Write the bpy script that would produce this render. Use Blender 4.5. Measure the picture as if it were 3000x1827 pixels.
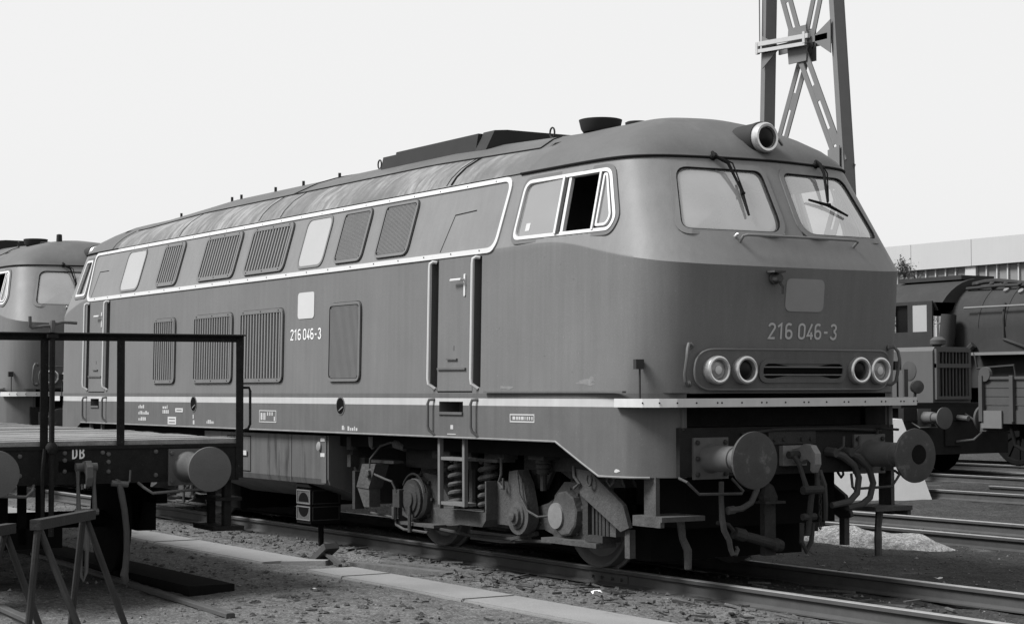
import bpy, bmesh, math, random
import numpy as np
from mathutils import Vector, Matrix

random.seed(7); rng = np.random.default_rng(7)
for o in list(bpy.data.objects): bpy.data.objects.remove(o)
scene = bpy.context.scene; COL = scene.collection
PI = math.pi

# ------------------------------------------------------------------ camera
YAW, PITCH, ROLL = 1.0081, 0.0417, -0.0030
CAM = Vector((19.372, -10.336, 1.621))
fwd = Vector((-math.sin(YAW)*math.cos(PITCH), math.cos(YAW)*math.cos(PITCH), math.sin(PITCH)))
rt = Vector((math.cos(YAW), math.sin(YAW), 0)); up = rt.cross(fwd)
r2 = rt*math.cos(ROLL)+up*math.sin(ROLL); u2 = -rt*math.sin(ROLL)+up*math.cos(ROLL)
cd = bpy.data.cameras.new('camera'); cam = bpy.data.objects.new('camera', cd); COL.objects.link(cam)
cam.matrix_world = Matrix(((r2.x, u2.x, -fwd.x, CAM.x), (r2.y, u2.y, -fwd.y, CAM.y), (r2.z, u2.z, -fwd.z, CAM.z), (0, 0, 0, 1)))
cd.sensor_width = 36; cd.sensor_fit = 'HORIZONTAL'; cd.lens = 5405.6*36/3000; cd.clip_end = 3000; cd.clip_start = .1
scene.camera = cam

# ------------------------------------------------------------------ light
SUN_FROM = Vector((-0.26, -0.60, 0.76)).normalized()
world = bpy.data.worlds.new('World'); scene.world = world; world.use_nodes = True
nt = world.node_tree; nt.nodes.clear()
out = nt.nodes.new('ShaderNodeOutputWorld'); bg = nt.nodes.new('ShaderNodeBackground')
sky = nt.nodes.new('ShaderNodeTexSky'); sky.sky_type = 'NISHITA'; sky.sun_disc = False
sky.sun_elevation = math.asin(SUN_FROM.z); sky.sun_rotation = math.atan2(SUN_FROM.x, SUN_FROM.y)
sky.dust_density = 4.0; sky.air_density = 1.5
bw = nt.nodes.new('ShaderNodeRGBToBW'); mix = nt.nodes.new('ShaderNodeMix'); mix.data_type = 'RGBA'
mix.inputs['Factor'].default_value = 0.80
nt.links.new(sky.outputs[0], bw.inputs[0]); nt.links.new(bw.outputs[0], mix.inputs['A'])
mix.inputs['B'].default_value = (9.0, 9.0, 9.0, 1)          # even white overcast over the clear-sky model
nt.links.new(mix.outputs['Result'], bg.inputs['Color']); bg.inputs['Strength'].default_value = 0.084
nt.links.new(bg.outputs[0], out.inputs[0])
sl = bpy.data.lights.new('sun', 'SUN'); sl.energy = 5.0; sl.angle = math.radians(20); sl.color = (1, 1, 1)
sun = bpy.data.objects.new('sun', sl); COL.objects.link(sun)
sun.rotation_euler = (-SUN_FROM).to_track_quat('-Z', 'Y').to_euler(); sun.location = (0, -10, 30)
vs = scene.view_settings; vs.view_transform = 'Standard'; vs.look = 'None'; vs.exposure = 0.42; vs.gamma = 1.0; vs.use_curve_mapping = False

# ------------------------------------------------------------------ materials
def mat(name, v, rough=.6, metal=0.0, var=.18, scale=5.0, streak=0.0, speck=0.0, bump=0.0, spec=.18, patch=None, fine=0.0, grit=False, ripple=0.0, pstreak=None, ydark=False):
    v = v*.86; m = bpy.data.materials.new(name); m.use_nodes = True; n = m.node_tree; L = n.links
    b = n.nodes['Principled BSDF']; b.inputs['Roughness'].default_value = rough; b.inputs['Metallic'].default_value = metal
    b.inputs['Specular IOR Level'].default_value = spec
    tc = n.nodes.new('ShaderNodeTexCoord')
    def noise(sc, det=4, vec=None, stretch=None, rgh=.6):
        t = n.nodes.new('ShaderNodeTexNoise'); t.inputs['Scale'].default_value = sc; t.inputs['Detail'].default_value = det; t.inputs['Roughness'].default_value = rgh
        src = tc.outputs['Object']
        if stretch:
            mp = n.nodes.new('ShaderNodeMapping'); mp.inputs['Scale'].default_value = stretch; L.new(src, mp.inputs[0]); src = mp.outputs[0]
        L.new(src, t.inputs['Vector']); return t.outputs['Fac']
    def math_(op, a, b_, clamp=False):
        q = n.nodes.new('ShaderNodeMath'); q.operation = op; q.use_clamp = clamp
        for i, s in enumerate((a, b_)):
            if isinstance(s, (int, float)): q.inputs[i].default_value = s
            else: L.new(s, q.inputs[i])
        return q.outputs[0]
    def band(sock, lo, hi):
        mr = n.nodes.new('ShaderNodeMapRange'); L.new(sock, mr.inputs['Value'])
        mr.inputs['From Min'].default_value = lo; mr.inputs['From Max'].default_value = hi; return mr.outputs['Result']
    f = math_('ADD', 1 - var, math_('MULTIPLY', noise(scale), 2*var))
    if streak:
        s = noise(1.0, 5, stretch=(14, 14, .7)); f = math_('MULTIPLY', f, math_('ADD', 1-streak, math_('MULTIPLY', s, 2*streak)))
    if fine:
        s = noise(90, 2); f = math_('MULTIPLY', f, math_('ADD', 1-fine, math_('MULTIPLY', s, 2*fine)))
    if grit:       # granular cinders : several scales of dark and pale grains
        for sc_, lo, hi, a_, b_ in ((11, .38, .62, .80, 1.16), (38, .36, .60, .60, 1.28), (95, .38, .62, .62, 1.32)):
            mr_ = n.nodes.new('ShaderNodeMapRange'); L.new(noise(sc_, 3), mr_.inputs['Value'])
            for k_, w_ in (('From Min', lo), ('From Max', hi), ('To Min', a_), ('To Max', b_)): mr_.inputs[k_].default_value = w_
            f = math_('MULTIPLY', f, mr_.outputs['Result'])
    if ydark:  # darker towards positive Y, with a noisy border
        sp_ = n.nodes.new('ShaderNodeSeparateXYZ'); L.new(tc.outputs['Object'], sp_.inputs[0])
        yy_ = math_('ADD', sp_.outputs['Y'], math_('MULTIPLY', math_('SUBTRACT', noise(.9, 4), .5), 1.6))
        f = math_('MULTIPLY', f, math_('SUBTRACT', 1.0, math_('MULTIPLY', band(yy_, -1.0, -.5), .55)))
    val = math_('MULTIPLY', f, v)
    if speck:
        s = band(noise(55, 2), .68, .74); val = math_('ADD', val, math_('MULTIPLY', s, speck))
    if patch:      # paler bare / chalky patches of their own shape
        pv, lo, hi, sc, stretch = patch
        s = band(noise(sc, 6, stretch=stretch, rgh=.68), lo, hi)
        if pstreak: s = math_('MULTIPLY', s, band(noise(1.0, 6, stretch=pstreak, rgh=.7), .40, .62))
        pv = pv*.86
        mx = n.nodes.new('ShaderNodeMix'); mx.data_type = 'FLOAT'
        L.new(s, mx.inputs['Factor']); L.new(val, mx.inputs['A']); mx.inputs['B'].default_value = pv; val = mx.outputs['Result']
    cc = n.nodes.new('ShaderNodeCombineColor'); [L.new(val, cc.inputs[i]) for i in range(3)]
    L.new(cc.outputs[0], b.inputs['Base Color'])
    rr = math_('ADD', rough-.08, math_('MULTIPLY', noise(scale*2.3), .16)); L.new(rr, b.inputs['Roughness'])
    if ripple:
        bp = n.nodes.new('ShaderNodeBump'); bp.inputs['Strength'].default_value = ripple; bp.inputs['Distance'].default_value = .03
        L.new(noise(1.1, 1), bp.inputs['Height']); L.new(bp.outputs[0], b.inputs['Normal'])
    if bump:
        bp = n.nodes.new('ShaderNodeBump'); bp.inputs['Strength'].default_value = bump; bp.inputs['Distance'].default_value = .02
        L.new(noise(scale*6, 6), bp.inputs['Height']); L.new(bp.outputs[0], b.inputs['Normal'])
    return m
def glass_mat(name, dust_glare, film):  # grey diffuse film: dust, with pale sky reflection painted in
    m = bpy.data.materials.new(name); m.use_nodes = True; n = m.node_tree; L = n.links; n.nodes.clear()
    o = n.nodes.new('ShaderNodeOutputMaterial'); tr = n.nodes.new('ShaderNodeBsdfTransparent'); di = n.nodes.new('ShaderNodeBsdfDiffuse'); gl = n.nodes.new('ShaderNodeBsdfGlossy')
    gl.inputs['Roughness'].default_value = .02; di.inputs['Color'].default_value = (film, film, film, 1); gl.inputs['Color'].default_value = (1, 1, 1, 1)
    fr = n.nodes.new('ShaderNodeMapRange'); lw = n.nodes.new('ShaderNodeLayerWeight'); lw.inputs['Blend'].default_value = .35; L.new(lw.outputs['Facing'], fr.inputs['Value']); fr.inputs['To Min'].default_value = .11; fr.inputs['To Max'].default_value = .65
    m1 = n.nodes.new('ShaderNodeMixShader'); m2 = n.nodes.new('ShaderNodeMixShader')
    tc = n.nodes.new('ShaderNodeTexCoord'); nz = n.nodes.new('ShaderNodeTexNoise'); nz.inputs['Scale'].default_value = 3; nz.inputs['Detail'].default_value = 5
    L.new(tc.outputs['Object'], nz.inputs['Vector']); mr = n.nodes.new('ShaderNodeMapRange'); L.new(nz.outputs['Fac'], mr.inputs['Value'])
    mr.inputs['To Min'].default_value = dust_glare-.16; mr.inputs['To Max'].default_value = dust_glare+.16
    L.new(mr.outputs[0], m1.inputs[0]); L.new(tr.outputs[0], m1.inputs[1]); L.new(di.outputs[0], m1.inputs[2])
    L.new(fr.outputs[0], m2.inputs[0]); L.new(m1.outputs[0], m2.inputs[1]); L.new(gl.outputs[0], m2.inputs[2]); L.new(m2.outputs[0], o.inputs[0])
    return m
M = {}
M['lower'] = mat('lower_paint', .136, .5, spec=.14, var=.14, scale=1.3, streak=.17, fine=.16, speck=.025, ripple=.35)
M['upper'] = mat('upper_paint', .166, .5, spec=.22, var=.12, scale=1.8, streak=.13, fine=.12, ripple=.35, speck=-.02)
M['frame'] = mat('frame_paint', .098, .6, spec=.2, var=.22, scale=2.5, streak=.22, fine=.16, speck=.03, ripple=.3)
M['roof'] = mat('roof_paint', .088, .6, spec=.2, var=.25, scale=1.2, streak=.12, fine=.2, patch=(.135, .52, .75, 1.0, (.6, 1.4, 1.8)), pstreak=(5, 5, 1.2))
M['roofside'] = mat('roof_shoulder_paint', .098, .6, var=.2, scale=2, fine=.28, spec=.2, patch=(.25, .40, .58, .9, (.55, .6, .6)), pstreak=(9, 2.4, 2.4))
M['roofdark'] = mat('roof_box_paint', .026, .7, spec=.15, var=.25, scale=3)
M['white'] = mat('white_paint', .52, .45, var=.06, scale=6, speck=-.1)
M['stripe'] = mat('stripe_paint', .40, .5, var=.16, scale=4, streak=.12)
M['shelfedge'] = mat('shelf_edge_paint', .50, .5, var=.16, scale=6, streak=.1)
M['chrome'] = mat('bright_metal', .66, .30, metal=.8, var=.04, scale=3)
M['alu'] = mat('aluminium_frame', .58, .38, metal=.15, var=.06, scale=8)
M['rubber'] = mat('rubber', .03, .6, var=.15, spec=.2)
M['seam'] = mat('seam_black', .012, .8, var=.1, spec=.06)
M['black'] = mat('black_void', .006, .9, var=.1, spec=.03)
M['frameing'] = mat('grille_frame_paint', .112, .55, var=.14, scale=4, spec=.2)
M['framehi'] = mat('upper_grille_frame_paint', .135, .55, var=.12, scale=4, spec=.2)
M['slat'] = mat('slat_paint', .175, .55, var=.12, scale=6, spec=.2)
M['meshg'] = mat('mesh_grille', .165, .55, var=.12, scale=6, spec=.2)
M['pane'] = mat('frosted_pane', .33, .35, var=.05, scale=3)
M['grime'] = mat('bogie_grime', .036, .8, var=.45, scale=7, fine=.3, bump=.4, spec=.15)
M['grimel'] = mat('bogie_dust_grey', .062, .8, var=.5, scale=5, streak=.25, fine=.35, bump=.5, spec=.2, speck=.02)
M['grimed'] = mat('underframe_black', .009, .9, var=.4, scale=5, spec=.04)
M['steel'] = mat('worn_steel', .30, .4, metal=.5, var=.3, scale=9, fine=.15)
M['buffer'] = mat('buffer_steel', .050, .6, var=.4, scale=6, fine=.25, spec=.2, patch=(.13, .57, .70, 6, (1, 1, 1)))
M['barrel'] = mat('buffer_barrel', .095, .5, var=.25, scale=8, streak=.1)
M['hose'] = mat('hose_rubber', .055, .65, var=.25, scale=14)
M['lens'] = mat('lens_clear', .20, .12, var=.25, scale=14, spec=.9)
M['lensd'] = mat('lens_dark', .006, .3, var=.1, spec=.12)
M['plate'] = mat('masked_plate', .235, .5, var=.08, scale=7)
M['platew'] = mat('pale_plate', .46, .5, var=.05, scale=7)
M['letter'] = mat('letter_paint', .42, .5, var=.06, scale=20)
M['letterw'] = mat('white_letter_paint', .72, .5, var=.06, scale=20)
M['tank'] = mat('tank_paint', .085, .55, var=.25, scale=2, streak=.4, fine=.14, spec=.25, patch=(.018, .55, .66, 1.0, (5, 1, .45)))
M['interior'] = mat('cab_interior', .07, .8, var=.1)
M['seat'] = mat('pale_cab_blind', .55, .7, var=.06)
M['glass'] = glass_mat('windscreen_glass', .66, .33)
M['glass2'] = glass_mat('side_glass', .70, .165)
M['railtop'] = mat('rail_head', .27, .42, metal=.25, var=.3, scale=9, fine=.12)
M['railside'] = mat('rail_rust', .062, .8, var=.3, scale=7, fine=.15)
M['ground'] = mat('yard_ground', .106, ydark=True, rough=.95, var=.38, scale=1.1, fine=.0, grit=True, bump=.6, spec=.04, patch=(.19, .62, .78, 1.1, (1, 1, 1)))
M['pebble'] = mat('pebble', .085, .9, var=.75, scale=9, fine=.2, spec=.1)
M['pebblel'] = mat('pale_pebble', .22, .9, var=.3, scale=3)
M['slab'] = mat('concrete_slab', .205, .9, var=.22, scale=2.0, fine=.3, bump=.35, spec=.1, patch=(.10, .60, .74, 2.5, (.6, 1, 1)))
M['concrete'] = mat('whitewashed_concrete', .66, .85, var=.10, scale=2.5, streak=.06, fine=.1, bump=.1)
M['sand'] = mat('pale_sand', .30, .95, var=.4, scale=4, grit=True, bump=.8, spec=.04, patch=(.10, .56, .7, 2.2, (1, 1, 1)))
M['sandg'] = mat('pale_trodden_ground', .26, .95, var=.3, scale=2.5, grit=True, bump=.8, spec=.04)
M['beamk'] = mat('buffer_beam_black', .020, .85, var=.45, scale=7, fine=.3, bump=.3, spec=.1)
M['wpanel'] = mat('pale_wagon_panel', .13, .7, var=.15)
M['clod'] = mat('earth_clod', .06, .95, var=.5, scale=12, grit=True, spec=.04)
M['skedge'] = mat('edge_highlight', .19, .6, var=.3, scale=7, streak=.2)  # pale tone that paints highlights along edges
M['scuff'] = mat('rubbed_paint', .175, .6, var=.3, scale=25, fine=.2)
M['deck'] = mat('deck_board', .23, .9, var=.45, scale=5, fine=.35, bump=.6, patch=(.10, .56, .7, 3, (1, .35, 1)))
M['wsteel'] = mat('wagon_steel', .014, .8, var=.6, scale=12, fine=.45, bump=.3, speck=.03, spec=.12)
M['wsteel2'] = mat('wagon_grey_iron', .085, .65, var=.3, scale=9, fine=.2)
M['wbuf'] = mat('wagon_buffer', .095, .6, var=.16, scale=6, fine=.2)
M['tube'] = mat('trestle_tube', .024, .65, var=.35, scale=9, fine=.2, bump=.2)
M['beamw'] = mat('trestle_beam', .026, .8, var=.35, scale=9, fine=.25, bump=.3)
M['wood'] = mat('old_wood', .105, .95, var=.45, scale=5, fine=.35, bump=.6, spec=.08)
M['mast'] = mat('mast_paint', .15, .6, spec=.2, var=.12, scale=3, fine=.06)
M['ceramic'] = mat('pale_strut', .42, .5, var=.15, scale=8)
M['hood'] = mat('shunter_hood', .09, .55, var=.14, scale=2, streak=.08, fine=.08)
M['hoodd'] = mat('shunter_dark', .020, .85, spec=.1, var=.4, scale=5, fine=.2)
M['steam'] = mat('steam_black', .034, .8, spec=.15, var=.3, scale=2.2, streak=.15, fine=.1)
M['steaml'] = mat('steam_edge', .16, .6, var=.2, scale=3)
M['wgrey'] = mat('grey_wagon', .062, .7, var=.2, scale=3, streak=.12)
M['wall'] = mat('pale_cladding', .40, .7, var=.05, scale=.6, streak=.05)
M['wall2'] = mat('wall_panel', .19, .7, var=.08, scale=1)
M['pier'] = mat('wall_pier', .42, .7, var=.06, scale=1)
M['bark'] = mat('bark', .16, .9, var=.3, scale=8)
M['leaf'] = mat('leaf', .12, .8, var=.35, scale=3)
M['steelw'] = mat('wheel_steel', .125, .5, metal=.2, var=.3, scale=6, fine=.2)
M['steel2'] = mat('worn_cover', .17, .6, var=.3, scale=12, fine=.25)
M['grimell'] = mat('pale_bogie_plate', .13, .75, var=.3, scale=9, fine=.2)
M['paper'] = mat('paper_scrap', .6, .7, var=.05)

# ------------------------------------------------------------------ mesh helpers
class MB:
    def __init__(s): s.v = []; s.f = []; s.m = []
    def add(s, vs, fs, mi=0):
        b = len(s.v); s.v += [tuple(p) for p in vs]; s.f += [tuple(b+i for i in f) for f in fs]; s.m += [mi]*len(fs); return s
    def box(s, x0, x1, y0, y1, z0, z1, mi=0):
        vs = [(x, y, z) for x in (x0, x1) for y in (y0, y1) for z in (z0, z1)]
        return s.add(vs, [(0, 1, 3, 2), (4, 6, 7, 5), (0, 4, 5, 1), (2, 3, 7, 6), (0, 2, 6, 4), (1, 5, 7, 3)], mi)
    def bar(s, p, q, w, h, mi=0, upv=(0, 0, 1)):            # box beam from p to q
        p, q = Vector(p), Vector(q); d = (q-p).normalized(); a = d.cross(Vector(upv))
        if a.length < 1e-4: a = d.cross(Vector((1, 0, 0)))
        a.normalize(); b = a.cross(d).normalized(); vs = []
        for c in (p, q): vs += [c+a*(i*w/2)+b*(j*h/2) for i, j in ((-1, -1), (1, -1), (1, 1), (-1, 1))]
        return s.add(vs, [(0, 1, 2, 3), (7, 6, 5, 4), (0, 4, 5, 1), (1, 5, 6, 2), (2, 6, 7, 3), (3, 7, 4, 0)], mi)
    def tube(s, pts, r, n=8, closed=False, mi=0, caps=True):
        P = [Vector(p) for p in pts]; N = len(P); rs = r if isinstance(r, (list, tuple)) else [r]*N
        T = []
        for i in range(N):
            a = P[(i-1) % N] if (closed or i) else P[i]; b = P[(i+1) % N] if (closed or i < N-1) else P[i]; T.append((b-a).normalized())
        nrm = T[0].orthogonal().normalized(); vs = []
        for i in range(N):
            nrm = (nrm-T[i]*nrm.dot(T[i])); nrm = nrm.normalized() if nrm.length > 1e-5 else T[i].orthogonal().normalized()
            bi = T[i].cross(nrm)
            vs += [P[i]+(nrm*math.cos(2*PI*k/n)+bi*math.sin(2*PI*k/n))*rs[i] for k in range(n)]
        fs = []
        for i in range(N if closed else N-1):
            j = (i+1) % N
            fs += [(i*n+k, i*n+(k+1) % n, j*n+(k+1) % n, j*n+k) for k in range(n)]
        if caps and not closed: fs += [tuple(range(n-1, -1, -1)), tuple((N-1)*n+k for k in range(n))]
        return s.add(vs, fs, mi)
    def cyl(s, p, q, r, n=14, mi=0, r1=None): return s.tube([p, q], [r, r if r1 is None else r1], n, mi=mi)
    def lathe(s, prof, o, ax, n=24, mi=0):                  # prof: (along, radius)
        o = Vector(o); ax = Vector(ax).normalized(); a = ax.orthogonal().normalized(); b = ax.cross(a); vs = []; fs = []
        for (t, r) in prof: vs += [o+ax*t+(a*math.cos(2*PI*k/n)+b*math.sin(2*PI*k/n))*max(r, 1e-4) for k in range(n)]
        for i in range(len(prof)-1): fs += [(i*n+k, i*n+(k+1) % n, (i+1)*n+(k+1) % n, (i+1)*n+k) for k in range(n)]
        fs += [tuple(range(n-1, -1, -1)), tuple((len(prof)-1)*n+k for k in range(n))]
        return s.add(vs, fs, mi)
    def prism(s, poly, fn, w0, w1, mi=0):                   # poly (u,v) extruded in w by fn(u,v,w)
        n = len(poly); vs = [fn(u, v, w0) for u, v in poly]+[fn(u, v, w1) for u, v in poly]
        fs = [tuple(range(n)), tuple(range(2*n-1, n-1, -1))]+[(i, (i+1) % n, n+(i+1) % n, n+i) for i in range(n)]
        return s.add(vs, fs, mi)
    def slab(s, outline, fn, o0, o1, mi=0, rings=3):        # plate following a surface
        n = len(outline); c = (sum(p[0] for p in outline)/n, sum(p[1] for p in outline)/n); vs = []; fs = []
        for k in range(1, rings+1):
            t = k/rings; vs += [fn(c[0]+(u-c[0])*t, c[1]+(v-c[1])*t, o1) for u, v in outline]
        vs += [fn(u, v, o0) for u, v in outline]; ci = len(vs); vs.append(fn(c[0], c[1], o1))
        fs += [(ci, i, (i+1) % n) for i in range(n)]
        for k in range(rings): fs += [(k*n+i, (k+1)*n+i, (k+1)*n+(i+1) % n, k*n+(i+1) % n) for i in range(n)]
        return s.add(vs, fs, mi)
    def ring(s, outer, inner, fn, o0, o1, mi=0):
        n = len(outer); vs = [fn(u, v, o0) for u, v in outer]+[fn(u, v, o1) for u, v in outer]+[fn(u, v, o1) for u, v in inner]+[fn(u, v, o0) for u, v in inner]
        fs = []
        for k in range(3): fs += [(k*n+i, k*n+(i+1) % n, (k+1)*n+(i+1) % n, (k+1)*n+i) for i in range(n)]
        return s.add(vs, fs, mi)
    def build(s, name, mats, parent=None, smooth=True, ang=.6, loc=None, rz=None, recalc=True):
        me = bpy.data.meshes.new(name); me.from_pydata(s.v, [], s.f)
        if not isinstance(mats, (list, tuple)): mats = [mats]
        for m in mats: me.materials.append(M[m] if isinstance(m, str) else m)
        me.polygons.foreach_set('material_index', s.m)
        if recalc:
            b = bmesh.new(); b.from_mesh(me); bmesh.ops.recalc_face_normals(b, faces=b.faces); b.to_mesh(me); b.free()
        if smooth: me.shade_smooth(); me.set_sharp_from_angle(angle=ang)
        me.update(); o = bpy.data.objects.new(name, me); COL.objects.link(o)
        if parent: o.parent = parent
        if loc is not None: o.location = loc
        if rz is not None: o.rotation_euler.z = rz
        return o
def empty(name, label=None, cat=None, loc=(0, 0, 0), rz=0, group=None, kind=None, parent=None):
    o = bpy.data.objects.new(name, None); COL.objects.link(o); o.location = loc; o.rotation_euler.z = rz; o.empty_display_size = .2
    if parent: o.parent = parent
    return tag(o, label, cat, group, kind)
def tag(o, label=None, cat=None, group=None, kind=None):
    for k, v in (('label', label), ('category', cat), ('group', group), ('kind', kind)):
        if v: o[k] = v
    return o
def copy_tree(o, parent=None, skip=()):
    c = o.copy(); COL.objects.link(c)
    if parent: c.parent = parent
    for ch in list(o.children):
        if ch.name in skip: continue
        copy_tree(ch, c, skip)
    return c
def rpoly(pts, r, n=5):                                     # rounded polygon
    out_ = []; N = len(pts); rs = r if isinstance(r, (list, tuple)) else [r]*N
    for i in range(N):
        a, p, b = Vector(pts[i-1]), Vector(pts[i]), Vector(pts[(i+1) % N])
        d1 = (a-p); d2 = (b-p); rr = min(rs[i], d1.length*.48, d2.length*.48)
        s_, e_ = p+d1.normalized()*rr, p+d2.normalized()*rr
        for k in range(n+1):
            t = k/n; q = s_*(1-t)**2+p*2*t*(1-t)+e_*t*t; out_.append((q.x, q.y))
    return out_
def inset(pts, d):                                          # convex polygon inset (either winding)
    N = len(pts); A = sum(pts[i-1][0]*pts[i][1]-pts[i][0]*pts[i-1][1] for i in range(N)); sg = 1 if A > 0 else -1; res = []
    L = []
    for i in range(N):
        p, q = Vector(pts[i]), Vector(pts[(i+1) % N]); e = (q-p).normalized(); nn = Vector((-e.y, e.x))*sg; L.append((p+nn*d, e))
    for i in range(N):
        (p, e), (q, g) = L[i-1], L[i]; den = e.x*g.y-e.y*g.x
        t = ((q.x-p.x)*g.y-(q.y-p.y)*g.x)/den; x = p+e*t; res.append((x.x, x.y))
    return res
def rect(x0, x1, z0, z1): return [(x0, z0), (x1, z0), (x1, z1), (x0, z1)]
def ribbon(mb, pts, th, fn, off, closed=False, mi=0):       # flat mitred stroke on a surface
    P = [Vector(p) for p in pts]; N = len(P); vs = []
    for i in range(N):
        a = P[i-1] if (closed or i) else None; b = P[(i+1) % N] if (closed or i < N-1) else None
        d1 = (P[i]-a).normalized() if a is not None else None; d2 = (b-P[i]).normalized() if b is not None else None
        if d1 is None: d1 = d2
        if d2 is None: d2 = d1
        t = (d1+d2); t = t.normalized() if t.length > 1e-5 else d1; nn = Vector((-t.y, t.x)); k = min(1/max(.35, nn.dot(Vector((-d1.y, d1.x)))), 1.8)
        vs += [fn(*(P[i]+nn*(th/2*k)), off), fn(*(P[i]-nn*(th/2*k)), off)]
    fs = [(2*i, 2*i+1, 2*((i+1) % N)+1, 2*((i+1) % N)) for i in range(N if closed else N-1)]
    mb.add(vs, fs, mi)
def arc(cx, cy, rx, ry, a0, a1, n=10): return [(cx+rx*math.cos(math.radians(a0+(a1-a0)*i/n)), cy+ry*math.sin(math.radians(a0+(a1-a0)*i/n))) for i in range(n+1)]
GL = {   # stroke glyphs in a 0.5 x 1 cell : list of (points, closed)
 '0': [(arc(.25, .75, .19, .19, 0, 180)+arc(.25, .25, .19, .19, 180, 360), True)],
 '1': [([(.08, .76), (.30, .94), (.30, .0)], False)],
 '2': [(arc(.25, .74, .19, .20, 170, -25)+[(.07, .06), (.46, .06)], False)],
 '3': [(arc(.24, .75, .18, .19, 160, -70, 9)+arc(.24, .27, .20, .22, 70, -165, 10), False)],
 '4': [([(.38, .97), (.08, .24), (.47, .24)], False), ([(.34, .46), (.34, 0)], False)],
 '6': [(arc(.25, .74, .19, .20, 40, 180, 7)+arc(.25, .26, .19, .20, 180, 360, 8)+arc(.25, .34, .19, .20, 0, 150, 8), False)],
 '-': [([(.12, .45), (.38, .45)], False)],
 'D': [([(.09, .06), (.09, .94)]+arc(.16, .66, .26, .28, 90, 0, 6)+arc(.16, .34, .26, .28, 0, -90, 6), True)],
 'B': [([(.09, .06), (.09, .94)]+arc(.18, .73, .22, .21, 90, -80, 7)+arc(.18, .29, .25, .23, 80, -90, 7), True)],
}
def text(mb, s, u0, u1, v0, v1, fn, off, th=.14, mi=0):
    n = len(s); cw = (u1-u0)/n; h = v1-v0; sx = cw/.56
    for i, ch in enumerate(s):
        for j, (pts, cl) in enumerate(GL.get(ch, [])):
            ribbon(mb, [(u0+cw*i+p[0]*sx, v0+p[1]*h) for p in pts], th*h, fn, off+.001*j, cl, mi)

# ------------------------------------------------------------------ ground
_NG = {}
def vnoise(X, Y, sc, seed):
    if seed not in _NG: _NG[seed] = np.random.default_rng(seed).random((512, 512))
    g = _NG[seed]; x = X*sc+100; y = Y*sc+100
    xi = np.floor(x).astype(int); yi = np.floor(y).astype(int); fx = x-xi; fy = y-yi; fx = fx*fx*(3-2*fx); fy = fy*fy*(3-2*fy)
    a = g[xi % 512, yi % 512]; b = g[(xi+1) % 512, yi % 512]; c = g[xi % 512, (yi+1) % 512]; d = g[(xi+1) % 512, (yi+1) % 512]
    return (a*(1-fx)+b*fx)*(1-fy)+(c*(1-fx)+d*fx)*fy-.5
MOUNDS = [(3.6, 4.05, .95, .38, .13), (4.3, 4.2, .55, .30, .07), (-7.3, -3.0, 1.4, .5, .07)]
def gz(X, Y):
    z = -.125+.05*vnoise(X, Y, .8, 1)+.028*vnoise(X, Y, 2.7, 2)+.013*vnoise(X, Y, 7.5, 3)+.008*vnoise(X, Y, 17, 4)
    z = z-.035*np.clip((-3.4-Y)/1.2, 0, 1)*np.clip((9-X)/2, 0, 1)                # lower by the wagon siding
    flat = np.exp(-((Y+2.22)/.42)**4); z = z*(1-flat)+(-.135+.2*(z+.125))*flat    # flat bed under the slabs
    tr = np.exp(-((np.abs(Y)-0)/1.0)**6); z = z-.012*tr
    pit = np.exp(-((X-2.75)/1.25)**4-((Y+1.52)/.30)**4); z = z-.10*pit            # dug-out by the point lever
    return z
def axis_coords(a, b, st, far):
    c = list(np.arange(a, b, st)); s = st
    lo, hi = a, c[-1]
    L = []; R = []
    while hi < far: s *= 1.25; hi += s; R.append(hi)
    s = st
    while lo > -far: s *= 1.25; lo -= s; L.append(lo)
    return np.array(L[::-1]+c+R)
gx = axis_coords(-13, 13.5, .065, 900); gy = axis_coords(-8.5, 14, .065, 900)
GX, GY = np.meshgrid(gx, gy, indexing='ij'); GZ = gz(GX, GY)
far_ = np.maximum(np.abs(GX), np.abs(GY)); GZ = np.where(far_ > 40, -.16, GZ)
nx, ny = GX.shape
me = bpy.data.meshes.new('ground'); co = np.stack([GX, GY, GZ], -1).reshape(-1, 3)
i0 = (np.arange(nx-1)[:, None]*ny+np.arange(ny-1)[None, :]).ravel()
quads = np.stack([i0, i0+ny, i0+ny+1, i0+1], -1)
me.vertices.add(len(co)); me.vertices.foreach_set('co', co.ravel().astype(np.float32))
me.loops.add(quads.size); me.loops.foreach_set('vertex_index', quads.ravel().astype(np.int32))
me.polygons.add(len(quads)); me.polygons.foreach_set('loop_start', (np.arange(len(quads))*4).astype(np.int32)); me.polygons.foreach_set('loop_total', np.full(len(quads), 4, np.int32))
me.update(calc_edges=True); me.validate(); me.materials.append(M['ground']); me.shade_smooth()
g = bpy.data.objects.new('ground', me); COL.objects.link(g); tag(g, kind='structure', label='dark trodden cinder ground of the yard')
def gzs(x, y): return float(gz(np.array([float(x)]), np.array([float(y)]))[0])

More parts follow.
